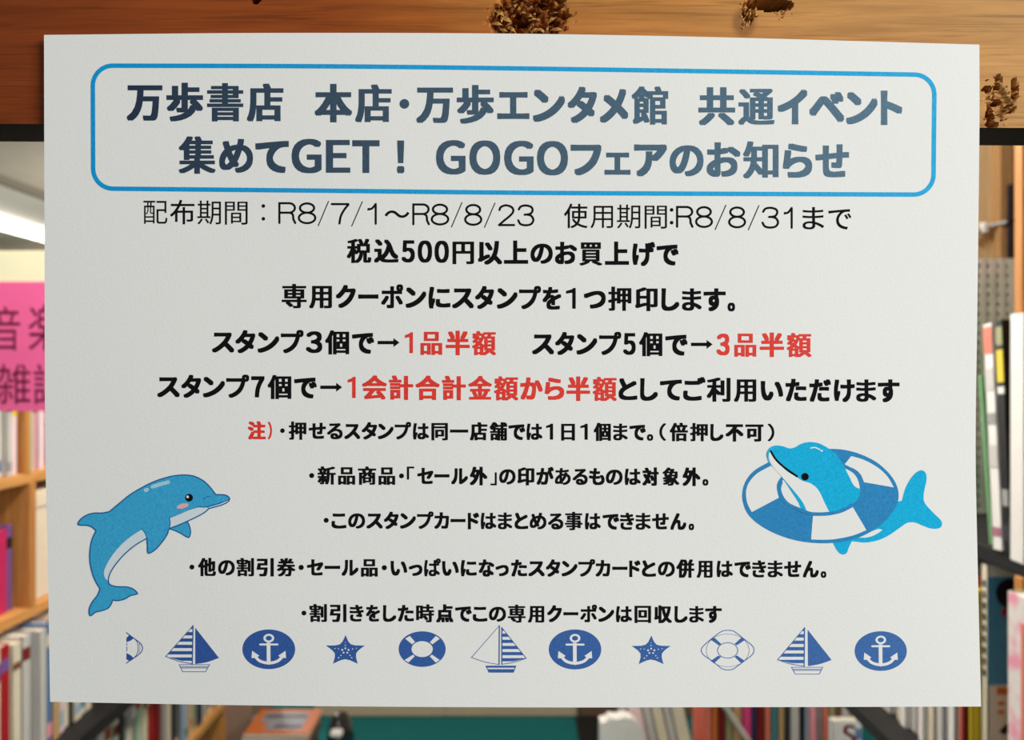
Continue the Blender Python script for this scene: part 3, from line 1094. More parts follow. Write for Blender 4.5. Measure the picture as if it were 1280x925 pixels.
# ---- row of seaside marks
def sailboat(px0, s, x0y0, kind, name):
    T = lambda P: [(px0 + x / s, 775 + y / s) for x, y in P]
    S = Ink()
    (tipL, lowL, footL, tipR, lowR, footR, hull) = x0y0

    def sail(a, b, c, striped, filled):
        # a tip, b outer corner, c foot at the mast; the foot edge sags
        mid = ((b[0] * .5 + c[0] * .5), (b[1] * .42 + c[1] * .58) + 4)
        curve = smooth([b, mid, c], False)
        outline = [a] + curve
        if filled:
            S.poly(T(outline), I_NAVY, 0)
        elif striped:
            H = c[1] - a[1]
            n = 11 + 1
            for i in range(0, n, 2):
                t0, t1 = i / n, (i + 1.05) / n
                y0, y1 = a[1] + H * t0, a[1] + H * t1
                ex = lambda y: a[0] + (b[0] - a[0]) * min(1, (y - a[1]) / (b[1] - a[1])) if y <= b[1] else b[0] + (c[0] - b[0]) * (y - b[1]) / (c[1] - b[1])
                S.poly(T([(ex(y0), y0), (c[0], y0), (c[0], y1), (ex(y1), y1)]), I_NAVY, 0)
            S.stroke(T(outline), .9, I_NAVY, 1, True)
            S.stroke(T([a, c]), 1.3, I_NAVY, 1)
        else:
            S.stroke(T(outline), .75, I_NAVY, 1, True)
            S.stroke(T([a, c]), 1.4, I_NAVY, 1)

    sail(tipL, lowL, footL, kind == 0, False)
    sail(tipR, lowR, footR, kind == 1, kind == 0)
    a, b, c, d = hull
    if kind == 0:
        S.stroke(T(hull), .8, I_NAVY, 0, True)
        l = lambda t: [(a[0] + (d[0] - a[0]) * t, a[1] + (d[1] - a[1]) * t), (b[0] + (c[0] - b[0]) * t, b[1] + (c[1] - b[1]) * t)]
        S.stroke(T(l(.28)), .7, I_NAVY, 0)
        S.stroke(T(l(.45)), .9, I_NAVY, 0)
    else:
        S.poly(T(hull), I_NAVY, 0)
        S.poly(T([(a[0] + 14, a[1] + 17), (b[0] - 13, a[1] + 17), (b[0] - 19, a[1] + 28), (a[0] + 20, a[1] + 28)]), I_WHITE, 1)
    S.build(name)


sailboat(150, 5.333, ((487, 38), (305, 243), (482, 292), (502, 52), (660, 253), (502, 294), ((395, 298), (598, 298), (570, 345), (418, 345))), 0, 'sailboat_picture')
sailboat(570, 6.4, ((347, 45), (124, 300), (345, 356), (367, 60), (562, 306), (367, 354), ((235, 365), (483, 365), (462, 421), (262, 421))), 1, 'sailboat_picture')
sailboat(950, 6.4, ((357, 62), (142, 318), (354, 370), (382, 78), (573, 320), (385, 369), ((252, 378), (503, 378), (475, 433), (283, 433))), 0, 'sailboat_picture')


def anchor(cx, cy, rx, ry):
    S = Ink()
    S.disc(cx, cy, rx, ry, I_NAVY, 0, n=48)
    T = lambda x, y: (cx + x * rx / 177, cy + y * ry / 132)
    w = rx / 177
    S.ring(*T(0, -74), 36 * w, 29 * w, 21 * w, 16 * w, I_WHITE, 1, 24)
    S.stroke([T(-58, -32), T(58, -32)], 15 * w * .86, I_WHITE, 1)
    S.stroke([T(-2, -44), T(-1, 92)], 25 * w, I_WHITE, 1, caps=False)
    S.stroke(smooth([T(-98, 40), T(-66, 74), T(-30, 88), T(0, 91), T(30, 88), T(66, 74), T(98, 40)], False), 19 * w, I_WHITE, 1)
    S.poly([T(-20, 92), T(20, 92), T(0, 104)], I_WHITE, 1)
    for sgn in (-1, 1):
        S.poly([T(sgn * 116, 58), T(sgn * 112, 10), T(sgn * 64, 42), T(sgn * 82, 58)], I_WHITE, 1)
    S.build('anchor_picture')


anchor(336, 811.6, 33, 24.8)
anchor(718.8, 811.8, 32.8, 25)
anchor(1101, 813.8, 32.6, 24.8)


def star(dx, dy):
    S = Ink()
    P = [(283, 127), (328, 205), (445, 215), (372, 280), (385, 368), (280, 330), (177, 368), (192, 280), (117, 215), (235, 205)]
    T = lambda x, y: (390 + (x + dx) / 6.737, 775 + (y + dy) / 6.737)
    pts = smooth([T(*p) for p in P], sub=3, sharp=(0, 2, 4, 6, 8))
    S.poly(pts, I_NAVY, 0)
    for x, y, r in ((280, 190, .5), (280, 213, .8), (281, 238, 1.2), (255, 252, 1.3), (308, 252, 1.3), (266, 275, 1.2), (297, 275, 1.2), (222, 242, .7), (193, 240, .7),
                    (342, 244, .8), (373, 238, .7), (244, 298, .8), (224, 318, .9), (320, 298, .8), (334, 317, .8)):
        q = T(x, y)
        S.disc(q[0], q[1], r, r * .85, I_WHITE, 1, n=8)
    S.build('starfish_picture')


star(0, 0)
star((770 - 390) * 6.737 + 15, 3)


def buoy_filled():
    S = Ink()
    T = lambda P: [(390 + x / 6.737, 775 + y / 6.737) for x, y in P]
    c = T([(928, 245)])[0]
    S.ring(c[0], c[1], 198 / 6.737, 150 / 6.737, 90 / 6.737, 67 / 6.737, I_NAVY, 0, 48)
    for P in ([(785, 157), (824, 134), (868, 185), (842, 204)], [(1043, 134), (1076, 158), (1014, 205), (993, 187)], [(780, 337), (850, 293), (866, 304), (812, 358)], [(992, 306), (1010, 292), (1076, 337), (1042, 359)]):
        S.poly(T(P), I_WHITE, 1)
    S.build('lifebuoy_picture')


buoy_filled()


def buoy_line():
    S = Ink()
    T = lambda P: [(770 + x / 6.737, 775 + y / 6.737) for x, y in P]
    out = smooth(T([(718, 255), (740, 215), (800, 162), (860, 115), (900, 92), (940, 87), (985, 92), (1022, 115), (1085, 165), (1145, 214), (1162, 250), (1148, 292), (1085, 342), (1028, 385), (985, 414), (940, 420), (895, 412), (860, 385), (800, 337), (740, 297)]))
    S.stroke(out, 1.0, I_NAVY, 0, True)
    c = T([(941, 256)])[0]
    S.ring(c[0], c[1], 88 / 6.737, 68 / 6.737, 82 / 6.737, 62 / 6.737, I_NAVY, 0)
    S.ring(c[0], c[1], 182 / 6.737, 140 / 6.737, 179 / 6.737, 137 / 6.737, I_NAVY, 0, 48)
    for P in ([(800, 166), (828, 147), (886, 201), (868, 214)], [(1058, 148), (1088, 167), (1018, 213), (1000, 201)], [(798, 345), (862, 300), (886, 310), (828, 363)], [(1000, 310), (1018, 298), (1087, 346), (1058, 366)]):
        S.poly(T(P), I_NAVY, 1)
    S.build('lifebuoy_picture')


buoy_line()


def buoy_cut():
    S = Ink()
    T = lambda P: [(150 + x / 5.333, 775 + y / 5.333) for x, y in P]
    S.stroke(smooth(T([(42, 84), (90, 120), (130, 150), (148, 174), (148, 202), (130, 226), (90, 256), (42, 287)]), False), 1.1, I_NAVY, 0)
    S.stroke(smooth(T([(95, 122), (116, 150), (121, 188), (114, 226), (92, 255)]), False), .8, I_NAVY, 0)
    S.stroke(smooth(T([(128, 155), (134, 188), (126, 222)]), False), .5, I_NAVY, 0)
    S.poly(T([(43, 120), (62, 100), (92, 122), (70, 138), (43, 148)]), I_NAVY, 0)
    S.poly(T([(43, 220), (70, 234), (94, 256), (64, 274), (43, 262)]), I_NAVY, 0)
    S.stroke(T([(46, 155), (46, 168)]), .8, I_NAVY, 0)
    S.stroke(T([(46, 178), (46, 206)]), .8, I_NAVY, 0)
    S.build('lifebuoy_picture')


buoy_cut()

# ---------------------------------------------------------------- the shop behind
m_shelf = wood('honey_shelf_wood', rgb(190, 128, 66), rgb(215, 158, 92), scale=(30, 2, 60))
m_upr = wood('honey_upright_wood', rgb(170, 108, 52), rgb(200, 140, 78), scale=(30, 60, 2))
m_ply = wood('pale_plywood', rgb(196, 166, 122), rgb(212, 184, 140), scale=(20, 60, 2))
m_batten = wood('brown_batten', rgb(150, 112, 70), rgb(168, 130, 84), scale=(20, 60, 2))
m_black = mat('black_laminate', rgb(34, 33, 34), 0.6, 0.2, 0.2, 30)
m_dark = mat('dark_brown_panel', rgb(52, 38, 30), 0.8, 0.1, 0.2, 20)
m_pages = mat('paper_pages', rgb(222, 214, 196), 0.9, 0.1, 0.06, 200)


def bookcase(name, label, parts, group=None):
    root = empty(name, (sum(p[1][0] + p[2][0] for p in parts) / 2 / len(parts), parts[0][1][1], 0))
    tag(root, label, 'bookcase', group)
    for nm, lo, hi, m in parts:
        b = MB()
        b.box(lo, hi, m, 0.002)
        o = b.build(nm, root)
        o.matrix_parent_inverse = Matrix.Translation(root.location).inverted()
    return root


# left bookcase along the aisle: front edge x = -0.99
LX = -0.99
bookcase('bookcase', 'honey wood bookcase full of books, left of the notice', [
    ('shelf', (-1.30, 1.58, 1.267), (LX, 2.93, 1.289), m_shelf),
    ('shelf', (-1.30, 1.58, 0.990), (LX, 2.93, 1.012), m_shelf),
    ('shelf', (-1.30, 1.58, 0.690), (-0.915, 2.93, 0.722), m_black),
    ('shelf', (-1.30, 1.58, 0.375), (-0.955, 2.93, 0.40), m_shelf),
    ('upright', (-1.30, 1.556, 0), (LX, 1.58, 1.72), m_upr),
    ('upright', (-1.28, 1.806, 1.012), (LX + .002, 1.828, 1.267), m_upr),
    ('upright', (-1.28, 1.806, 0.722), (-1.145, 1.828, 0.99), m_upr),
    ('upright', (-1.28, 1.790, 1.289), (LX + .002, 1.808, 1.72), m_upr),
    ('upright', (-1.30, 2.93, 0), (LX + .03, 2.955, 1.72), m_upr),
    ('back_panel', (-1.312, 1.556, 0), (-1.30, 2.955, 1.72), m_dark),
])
# right bookcase: front edge x = 0.6
RX = 0.6
bookcase('bookcase', 'wooden bookcase with a black shelf edge and perforated panel, right of the notice', [
    ('shelf', (RX, 0.92, 1.256), (0.93, 1.52, 1.278), m_black),
    ('shelf', (0.555, 0.92, 0.935), (0.93, 1.52, 0.958), m_black),
    ('upright', (RX - .002, 1.031, 0.958), (0.93, 1.049, 1.256), m_upr),
    ('upright', (RX - .002, 1.031, 1.278), (0.93, 1.049, 1.95), m_upr),
    ('upright', (RX, 0.9, 0), (0.93, 0.92, 1.95), m_upr),
    ('side_panel', (RX, 1.50, 0.958), (0.93, 1.52, 1.95), m_ply),
    ('batten', (at(1246, 0, 1.485).x, 1.475, 1.278), (at(1263.5, 0, 1.485).x, 1.50, 1.95), m_batten),
    ('back_panel', (0.93, 0.9, 0), (0.942, 1.52, 1.95), m_dark),
    ('plinth', (RX + .03, 0.92, 0), (0.93, 1.52, 0.08), m_dark),
])

COLS = {
    'red': (165, 22, 30), 'dark red': (120, 30, 32), 'orange': (205, 110, 50), 'salmon': (220, 120, 100), 'pink': (226, 150, 160),
    'hot pink': (215, 70, 130), 'pale pink': (232, 205, 208), 'cream': (222, 210, 185), 'white': (228, 224, 218), 'grey': (150, 148, 146),
    'pale grey': (196, 192, 186), 'charcoal': (52, 54, 60), 'black': (26, 26, 30), 'navy': (45, 60, 100), 'blue': (92, 122, 165), 'pale blue': (160, 180, 196),
    'teal': (70, 130, 135), 'green': (110, 160, 110), 'pale green': (170, 195, 160), 'olive': (150, 150, 105), 'yellow': (225, 195, 50), 'tan': (190, 155, 110),
    'brown': (120, 82, 55), 'purple': (120, 80, 140), 'magenta': (200, 40, 95), 'mauve': (165, 110, 130),
}
LABELS = set()


def m_col(c):
    return mat('cover_' + c.replace(' ', '_'), rgb(*COLS[c]), 0.45, 0.3, 0.06, 40)


BOOKMESH = {}


def book(label, col, thick, depth, height, loc, rz=0.0, lean=0.0, group=None, band=None, kind='book', tilt=0.0):
    """A book standing at loc. Its own axes: x depth (spine at x=0 facing -x), y thickness, z height."""
    root = empty(kind, loc, (lean, tilt, rz))
    assert label not in LABELS, label
    LABELS.add(label)
    tag(root, label, 'book', group)
    c = m_col(col)
    b = MB()
    t = 0.0022
    b.box((0, 0, 0), (depth, t, height), c, .0006)
    b.box((0, thick - t, 0), (depth, thick, height), c, .0006)
    b.box((0, 0, 0), (t, thick, height), c, .0006)
    b.build('cover', root)
    p = MB()
    p.box((t, t, 0.003), (depth - .003, thick - t, height - .003), m_pages)
    p.build('pages', root)
    if band:
        for (z0, z1, bc) in band:
            q = MB()
            q.box((-0.0006, thick * .06, height * z0), (0.0008, thick * .94, height * z1), m_col(bc))
            q.build('spine_panel', root)
    return root


ORD = ['first', 'second', 'third', 'fourth', 'fifth', 'sixth', 'seventh', 'eighth', 'ninth', 'tenth', 'eleventh', 'twelfth', 'thirteenth', 'fourteenth', 'fifteenth', 'sixteenth',
       'seventeenth', 'eighteenth', 'nineteenth', 'twentieth']


def mklabel(cols, i, where, start):
    c = cols[i]
    a = cols[i - 1] if i else None
    z = cols[i + 1] if i < len(cols) - 1 else None
    if a and z:
        base = f'{c} spine between a {a} and a {z} one, {where}'
    elif z:
        base = f'{c} spine beside a {z} one at the {start} end, {where}'
    else:
        base = f'{c} spine beside a {a} one at the far end, {where}'
    if base in LABELS:
        n = sum(1 for k in range(i + 1) if cols[k] == c)
        base = f'{ORD[n - 1]} {c} spine from the {start} end, {where}'
    return base


def side_row(cols, y0, xs, z, hmin, hmax, side, where, group, tmin=.016, tmax=.03, thick=None, depth=.17, bands=True, end=None):
    """books along the aisle, spines towards it; side -1 is the left case (spine faces +x), +1 the right one"""
    y = y0
    rr = random.Random(len(cols) * 17 + int(z * 100))
    for i, c in enumerate(cols):
        t = thick[i] if thick else rr.uniform(tmin, tmax)
        h = rr.uniform(hmin, hmax)
        bd = None
        if bands and rr.random() < .7:
            k = rr.choice(list(COLS))
            bd = [(rr.uniform(.72, .8), rr.uniform(.84, .93), k)] if rr.random() < .5 else [(.06, rr.uniform(.14, .2), k), (.8, .9, rr.choice(list(COLS)))]
        x = xs + rr.uniform(-.006, .006)
        lb = mklabel(cols, i, where, 'near')
        if side > 0:
            book(lb, c, t, depth, h, (x, y, z + .0005), 0, 0, group, bd)
        else:
            book(lb, c, t, depth, h, (x, y + t, z + .0005), math.pi, 0, group, bd)
        y += t + 0.0008
        if end and y > end:
            break


# left bookcase, top visible row under the pink sign
side_row(['white', 'pale pink', 'grey', 'pale pink', 'white', 'pale grey', 'pale pink'], 1.62, LX - .012, 1.289, .155, .165, -1, 'top left shelf', 'pale paperbacks under the pink sign',
         thick=[.024, .022, .014, .03, .022, .018, .024], bands=True, end=1.782)
side_row(['pale green', 'pink', 'pale pink', 'pink', 'pale pink', 'mauve', 'pink'], 1.812, LX - .012, 1.289, .155, .165, -1, 'top left shelf, pink part', 'pink paperbacks under the pink sign', tmin=.018, tmax=.026)
# second row: magenta and purple volumes
side_row(['pink', 'magenta', 'pale grey', 'purple', 'magenta', 'mauve', 'magenta', 'purple'], 1.60, LX - .025, 1.012, .165, .175, -1, 'second left shelf', 'magenta volumes on the second left shelf',
         thick=[.022, .02, .024, .025, .024, .022, .028, .022], end=1.79)


def box_file(label, loc, sx, sy, sz, m):
    root = empty('storage_box', loc)
    tag(root, label, 'box')
    b = MB()
    b.box((0, 0, 0), (sx, sy, sz * .86), m, .004)
    b.build('body', root)
    l = MB()
    l.box((-.003, -.003, sz * .84), (sx + .003, sy + .003, sz), m, .004)
    l.build('lid', root)


box_file('plain cream storage box on the second left shelf, just past the wooden upright', (-1.24, 1.835, 1.0125), 0.235, 0.30, 0.232, mat('cream_card', rgb(226, 208, 184), 0.8, 0.1, 0.05, 30))
# third row on the black ledge
side_row(['white', 'orange', 'cream', 'red', 'cream', 'pale grey', 'grey', 'pale grey', 'blue', 'tan', 'pale pink', 'cream', 'black', 'cream', 'white', 'cream'], 1.588, -0.965, 0.7225, .243, .254, -1, 'black ledge row at left',
         'books on the black ledge', thick=[.03, .024, .022, .032, .03, .03, .026, .028, .022, .03, .026, .03, .012, .03, .026, .03], depth=.16)
# lowest row, seen under the notice
low = ['tan', 'charcoal', 'cream', 'orange', 'charcoal', 'pale grey', 'cream', 'pale green', 'cream', 'charcoal', 'pale grey', 'cream', 'grey', 'pale green', 'cream', 'orange', 'red', 'dark red', 'grey', 'black', 'cream', 'brown', 'charcoal',
       'grey', 'charcoal', 'pale blue', 'tan', 'cream', 'olive', 'navy', 'pale grey', 'olive', 'cream', 'tan', 'grey', 'mauve', 'orange', 'cream']
side_row(low, 1.93, -0.968, 0.40, .255, .275, -1, 'lowest left row', 'books in the lowest left row', tmin=.018, tmax=.034, end=2.88)


# rounded black case on the ledge end
def rounded_case():
    root = empty('storage_case', (-0.91, 1.62, 0.0))
    tag(root, 'rounded black storage case at lower left under the black ledge', 'case')
    b = MB()
    b.box((-0.06, 0.02, 0.0), (0.06, 0.27, 0.66), m_black, .03)
    o = b.build('body', root)
    h = MB()
    h.box((-0.02, 0.09, 0.66), (0.02, 0.10, 0.675), m_black, .002)
    h.box((-0.02, 0.19, 0.66), (0.02, 0.20, 0.675), m_black, .002)
    h.box((-0.02, 0.09, 0.672), (0.02, 0.20, 0.682), m_black, .003)
    h.build('handle', root)


# right bookcase, lower row: pale spines then coloured ones, a magazine and a nearer picture book
side_row(['yellow', 'charcoal', 'yellow', 'dark red', 'salmon', 'olive', 'white', 'pale grey', 'white', 'cream', 'white', 'pale pink', 'pale grey', 'white', 'cream', 'white', 'pale grey', 'white', 'white'], 1.136, RX - .002, 0.9585, .25, .27, 1,
         'lower right row', 'pale books in the lower right row',
         thick=[.006, .006, .010, .009, .010, .009, .02, .018, .02, .018, .016, .02, .018, .02, .018, .016, .02, .016, .018], depth=.2, bands=False)


def picture_book():
    Y = 1.118
    lb = 'white picture book with a blue cover panel standing on the lower right shelf'
    LABELS.add(lb)
    x0, zt = at(1234.5, 0, Y).x, at(0, 706, Y).z
    root = empty('picture_book', (x0, Y, 0.9585))
    tag(root, lb, 'book')
    h = zt - 0.9585
    c = m_col('white')
    b = MB()
    b.box((0, 0, 0), (.21, .0015, h), c)
    b.box((0, .0135, 0), (.21, .015, h), c)
    b.box((0, 0, 0), (.0015, .015, h), m_col('cream'))
    b.build('cover', root)
    p = MB()
    p.box((.0015, .0015, .002), (.207, .0135, h - .002), m_pages)
    p.build('pages', root)
    Pz = lambda py: at(0, py, Y).z - 0.9585
    Pxx = lambda px: at(px, 0, Y).x - x0
    a = MB()
    a.box((Pxx(1235), -.0006, Pz(856)), (.19, .0005, Pz(721)), mat('cover_picture_blue', rgb(75, 145, 190), .4, .3, .15, 60))
    a.build('cover_picture', root)
    d = MB()
    pts = [(Pxx(1262) + math.cos(k * .349) * .018, Pz(740) + math.sin(k * .349) * .017 * (1.25 if math.sin(k * .349) < 0 else 1)) for k in range(18)]
    d.prism(pts, -.0010, -.0004, m_col('black'))
    d.box((Pxx(1252), -.0010, Pz(770)), (Pxx(1258), -.0004, Pz(760)), m_col('red'))
    d.build('printed_figure', root)
    e = MB()
    e.box((Pxx(1246), -.0008, Pz(868)), (Pxx(1275), .0005, Pz(859)), m_col('orange'))
    e.box((Pxx(1247), -.0008, Pz(881)), (Pxx(1255), .0005, Pz(877)), m_col('orange'))
    e.box((Pxx(1247), -.0008, Pz(892)), (Pxx(1255), .0005, Pz(888)), m_col('orange'))
    e.prism([(Pxx(1249), Pz(914)), (Pxx(1254), Pz(918)), (Pxx(1262), Pz(916)), (Pxx(1262), Pz(902)), (Pxx(1256), Pz(906))], -.0010, -.0003, m_col('black'))
    for k in range(9):
        e.box((-.0006, .004, Pz(735 + k * 14)), (.0004, .011, Pz(727 + k * 14)), m_col('charcoal'))
    e.build('cover_marks', root)


picture_book()


def pink_book():
    Y = 0.994
    lb = 'white and pink covered book nearest the camera on the lower right shelf'
    LABELS.add(lb)
    x0, zt = at(1259.5, 0, Y + .036).x, at(0, 745, Y + .01).z
    root = empty('book', (x0, Y, 0.9585))
    tag(root, lb, 'book')
    h = zt - 0.9585
    m = bpy.data.materials.new('pink_blotched_cover')
    m.use_nodes = True
    nt = m.node_tree
    n = nt.nodes.new('ShaderNodeTexNoise')
    n.inputs['Scale'].default_value = 28
    r = nt.nodes.new('ShaderNodeValToRGB')
    r.color_ramp.elements[0].position = .45
    r.color_ramp.elements[0].color = rgb(222, 214, 208)
    r.color_ramp.elements[1].position = .62
    r.color_ramp.elements[1].color = rgb(228, 150, 172)
    tc = nt.nodes.new('ShaderNodeTexCoord')
    nt.links.new(tc.outputs['Object'], n.inputs['Vector'])
    nt.links.new(n.outputs['Fac'], r.inputs['Fac'])
    nt.links.new(r.outputs['Color'], nt.nodes['Principled BSDF'].inputs['Base Color'])
    b = MB()
    b.box((0, 0, 0), (.2, .002, h), m, .0006)
    b.box((0, .034, 0), (.2, .036, h), m_col('pale green'), .0006)
    b.box((0, 0, 0), (.002, .0355, h), m, .0006)
    b.build('cover', root)
    p = MB()
    p.box((.002, .002, .002), (.197, .034, h - .002), m_pages)
    p.build('pages', root)
    q = MB()
    q.box((-.0006, .0005, .02), (.0006, .008, h - .03), m_col('salmon'))
    q.build('spine_panel', root)


pink_book()


# upper right shelf: leaning magazines, a white slipcase, a green board, perforated panel
def leaning(label, name, col, px_top, px_bot, py_top, X, thick, depth, bands):
    """a thin volume with its spine in the plane x = X, leaning away along the shelf"""
    Yt, Yb = X * F / (px_top - 640), X * F / (px_bot - 640)
    zt = CZ - (py_top - 462.5) / F * Yt
    zb = 1.279
    L = math.hypot(Yt - Yb, zt - zb)
    a = math.atan2(Yt - Yb, zt - zb)
    return book(label, col, thick, depth, L, (X, Yb, zb + .001), 0, -a, None, bands, name)


leaning('white magazine with a red spine head leaning on the upper right shelf', 'magazine', 'white', 1240, 1253.4, 404, RX - .004, .022, .2, [(.865, .985, 'salmon'), (.70, .80, 'pale grey'), (.06, .1, 'mauve'), (.55, .60, 'grey'), (.36, .46, 'pale grey')])
leaning('black magazine with a yellow spine band leaning on the upper right shelf', 'magazine', 'black', 1252.5, 1264, 400, RX - .004, .0155, .2, [(.73, .87, 'yellow'), (.89, .97, 'olive'), (.68, .71, 'white'), (.2, .27, 'grey'), (.05, .12, 'charcoal')])
leaning('thin pale green book leaning against the perforated panel at right', 'book', 'green', 1227, 1241.6, 470, RX + .004, .010, .2, None)


def thick_book():
    Y = 0.9985
    x0, zt = at(1262, 0, 1.0285).x, at(0, 391, 1.0).z
    root = empty('book', (x0, Y, 1.2785))
    tag(root, 'thick plain white book standing at the right edge on the upper right shelf', 'book')
    h = zt - 1.2785
    b = MB()
    b.box((0, 0, 0), (.22, .003, h), m_col('white'), .001)
    b.box((0, .027, 0), (.22, .03, h), m_col('white'), .001)
    b.box((0, 0, 0), (.003, .03, h), m_col('white'), .001)
    b.build('cover', root)
    p = MB()
    p.box((.003, .003, .003), (.21, .027, h - .003), m_pages, .001)
    p.build('pages', root)


thick_book()


def perforated_panel():
    Y = 1.36
    root = empty('perforated_panel', (0.78, Y, 1.2785))
    tag(root, 'grey-green perforated panel standing behind the leaning magazines at right', 'panel')
    zt = at(0, 326, Y).z - 1.2785
    m = bpy.data.materials.new('perforated_grey_board')
    m.use_nodes = True
    nt = m.node_tree
    tc = nt.nodes.new('ShaderNodeTexCoord')
    n = nt.nodes.new('ShaderNodeTexNoise')
    n.inputs['Scale'].default_value = 6
    nt.links.new(tc.outputs['Object'], n.inputs['Vector'])
    r = nt.nodes.new('ShaderNodeValToRGB')
    r.color_ramp.elements[0].position = .42
    r.color_ramp.elements[0].color = rgb(178, 190, 170)
    r.color_ramp.elements[1].position = .56
    r.color_ramp.elements[1].color = rgb(214, 210, 198)
    nt.links.new(n.outputs['Fac'], r.inputs['Fac'])
    nt.links.new(r.outputs['Color'], nt.nodes['Principled BSDF'].inputs['Base Color'])
    b = MB()
    # lattice: bars around square holes, hole pitch 14 mm
    x0, x1 = -.13, .14
    p, w = .0148, .0094
    nx, nz = int((x1 - x0) / p), int(zt / p)
    for i in range(nx + 1):
        b.box((x0 + i * p, 0, 0), (x0 + i * p + w, .006, nz * p + w), m)
    for k in range(nz + 1):
        b.box((x0, .0006, k * p), (x0 + nx * p + w, .0054, k * p + w), m)
    b.build('lattice', root)
    c = MB()
    c.box((x0, .007, 0), (x0 + nx * p + w, .010, nz * p + w), mat('panel_backing', rgb(165, 163, 148), .9))
    c.build('backing', root)


perforated_panel()


def clip():
    Y = 1.46
    p = at(1243, 281, Y)
    root = empty('wire_clip', (p.x, 1.4985, p.z))
    tag(root, 'white clip with a bent wire on the pale plywood side panel at right', 'clip')
    b = MB()
    b.box((-.005, -.012, -.009), (.005, 0.0005, .009), m_col('white'), .002)
    b.build('clip_body', root)
    w = MB()
    g = mat('grey_wire', rgb(140, 138, 140), .4, .5)
    w.cyl((-.004, -.006, -.002), (-.022, -.006, -.018), .003, .003, g)
    w.cyl((.004, -.006, .002), (.026, -.03, .006), .0035, .0035, g)
    w.build('wire', root)


clip()


def black_strap():
    root = empty('strap', (at(1265, 0, 1.466).x, 1.466, 1.5))
    tag(root, 'narrow black strap hanging down the brown batten at right', 'strap')
    zt, zb = at(0, 230, 1.466).z - 1.5, at(0, 322, 1.466).z - 1.5
    b = MB()
    b.box((-.004, -.0, zb), (.003, .009, zt), m_black, .001)
    b.build('webbing', root)
    c = MB()
    c.box((-.006, -.001, (zt + zb) / 2 - .004), (.005, .009, (zt + zb) / 2 + .004), m_black, .001)
    c.build('buckle', root)


black_strap()


# pink sign board at the end of the left bookcase
def sign():
    Y = 1.535
    zt, zm, zb = at(0, 313, Y).z, at(0, 352, Y).z, at(0, 514, Y).z
    root = empty('section_sign', (-0.98, Y, zb))
    tag(root, 'pink section sign with black handwritten characters on a cream board, left edge', 'sign')
    o = (-0.98, Y, zb)
    b = MB()
    b.box((-.27, .004, .02), (.215, .018, zt - zb), mat('cream_board', rgb(253, 244, 205), .7, .2, .04, 20), .002)
    b.build('cream_board', root)
    p = MB()
    p.box((-.26, 0, 0), (.21, .0035, zm - zb), mat('pink_card', rgb(255, 106, 162), .55, .25, .05, 12), .0006)
    p.build('pink_card', root)
    mk = mat('marker_ink', rgb(120, 20, 62), .6)
    v, f = [], []
    for ch, c, w, y0, y1 in (('音', 7, 36, 383, 438), ('楽', 56, 40, 380, 438), ('雑', 17, 42, 455, 505), ('誌', 62, 40, 455, 505)):
        vs, ts, gx0, gx1, gy0, gy1, cov = glyph(ch)
        for dx in (0,):
            n = len(v)
            for q in vs:
                px = c - w / 2 + (q[0] - gx0) / (gx1 - gx0) * w + dx
                py = y1 - (q[1] - gy0) / (gy1 - gy0) * (y1 - y0)
                w3 = at(px, py, Y - .0006)
                v.append((w3.x - o[0], w3.y - o[1], w3.z - o[2]))
            f += [tuple(n + k for k in t) for t in ts]
    mesh_obj('sign_lettering', v, f, mk, root)


sign()


# ceiling light strip seen over the sign
def ceiling_light():
    root = empty('ceiling_light', (-3.6, 6.3, 2.70))
    tag(root, 'long fluorescent ceiling light glowing above the pink sign at left', 'ceiling light')
    b = MB()
    b.box((-1.0, -1.6, -.04), (.43, 2.2, 0), mat('white_enamel', rgb(225, 215, 200), .5, .3), .004)
    b.build('housing', root)
    t = MB()
    t.box((.42, -1.6, -.05), (.47, 2.2, 0), mat('grey_trim', rgb(120, 112, 98), .6))
    t.build('edge_trim', root)
    c = MB()
    c.cyl((-.33, -1.5, -.075), (-.33, 2.1, -.075), .046, .046, mat('lit_tube', (1, .97, .88, 1), .5, .2, emit=9), 20)
    c.build('tube', root)
    e = MB()
    e.box((-.40, -1.58, -.13), (-.26, -1.5, -.03), mat('white_enamel', rgb(225, 215, 200)), .006)
    e.box((-.40, 2.1, -.13), (-.26, 2.18, -.03), mat('white_enamel', rgb(225, 215, 200)), .006)
    e.build('tube_holder', root)


ceiling_light()

# ---------------------------------------------------------------- low things seen under the notice
m_beige = mat('beige_laminate', rgb(196, 180, 152), .6, .2, .06, 8)
m_brown = mat('brown_laminate', rgb(112, 90, 72), .6, .2, .1, 8)


def low_cabinet(label, x0, x1, m):
    root = empty('low_cabinet', ((x0 + x1) / 2, 3.80, 0))
    tag(root, label, 'cabinet')
    h = (x1 - x0) / 2
    b = MB()
    b.box((-h, .02, 0), (h, .40, .80), m, .004)
    b.build('carcass', root)
    for sx in (-1, 1):
        d = MB()
        d.box((min(0, sx * h) + .003, .002, 0.004), (max(0, sx * h) - .003, .02, .79), m, .003)
        o = d.build('door', root)
        k = MB()
        k.cyl((sx * .04, .002, .55), (sx * .04, -.02, .55), .008, .012, m_black)
        kk = k.build('knob', o)


low_cabinet('beige low cabinet whose foot shows beyond the teal carpet under the notice', -0.86, 0.285, m_beige)
low_cabinet('brown low cabinet next to the beige one beyond the teal carpet', 0.29, 0.90, m_brown)


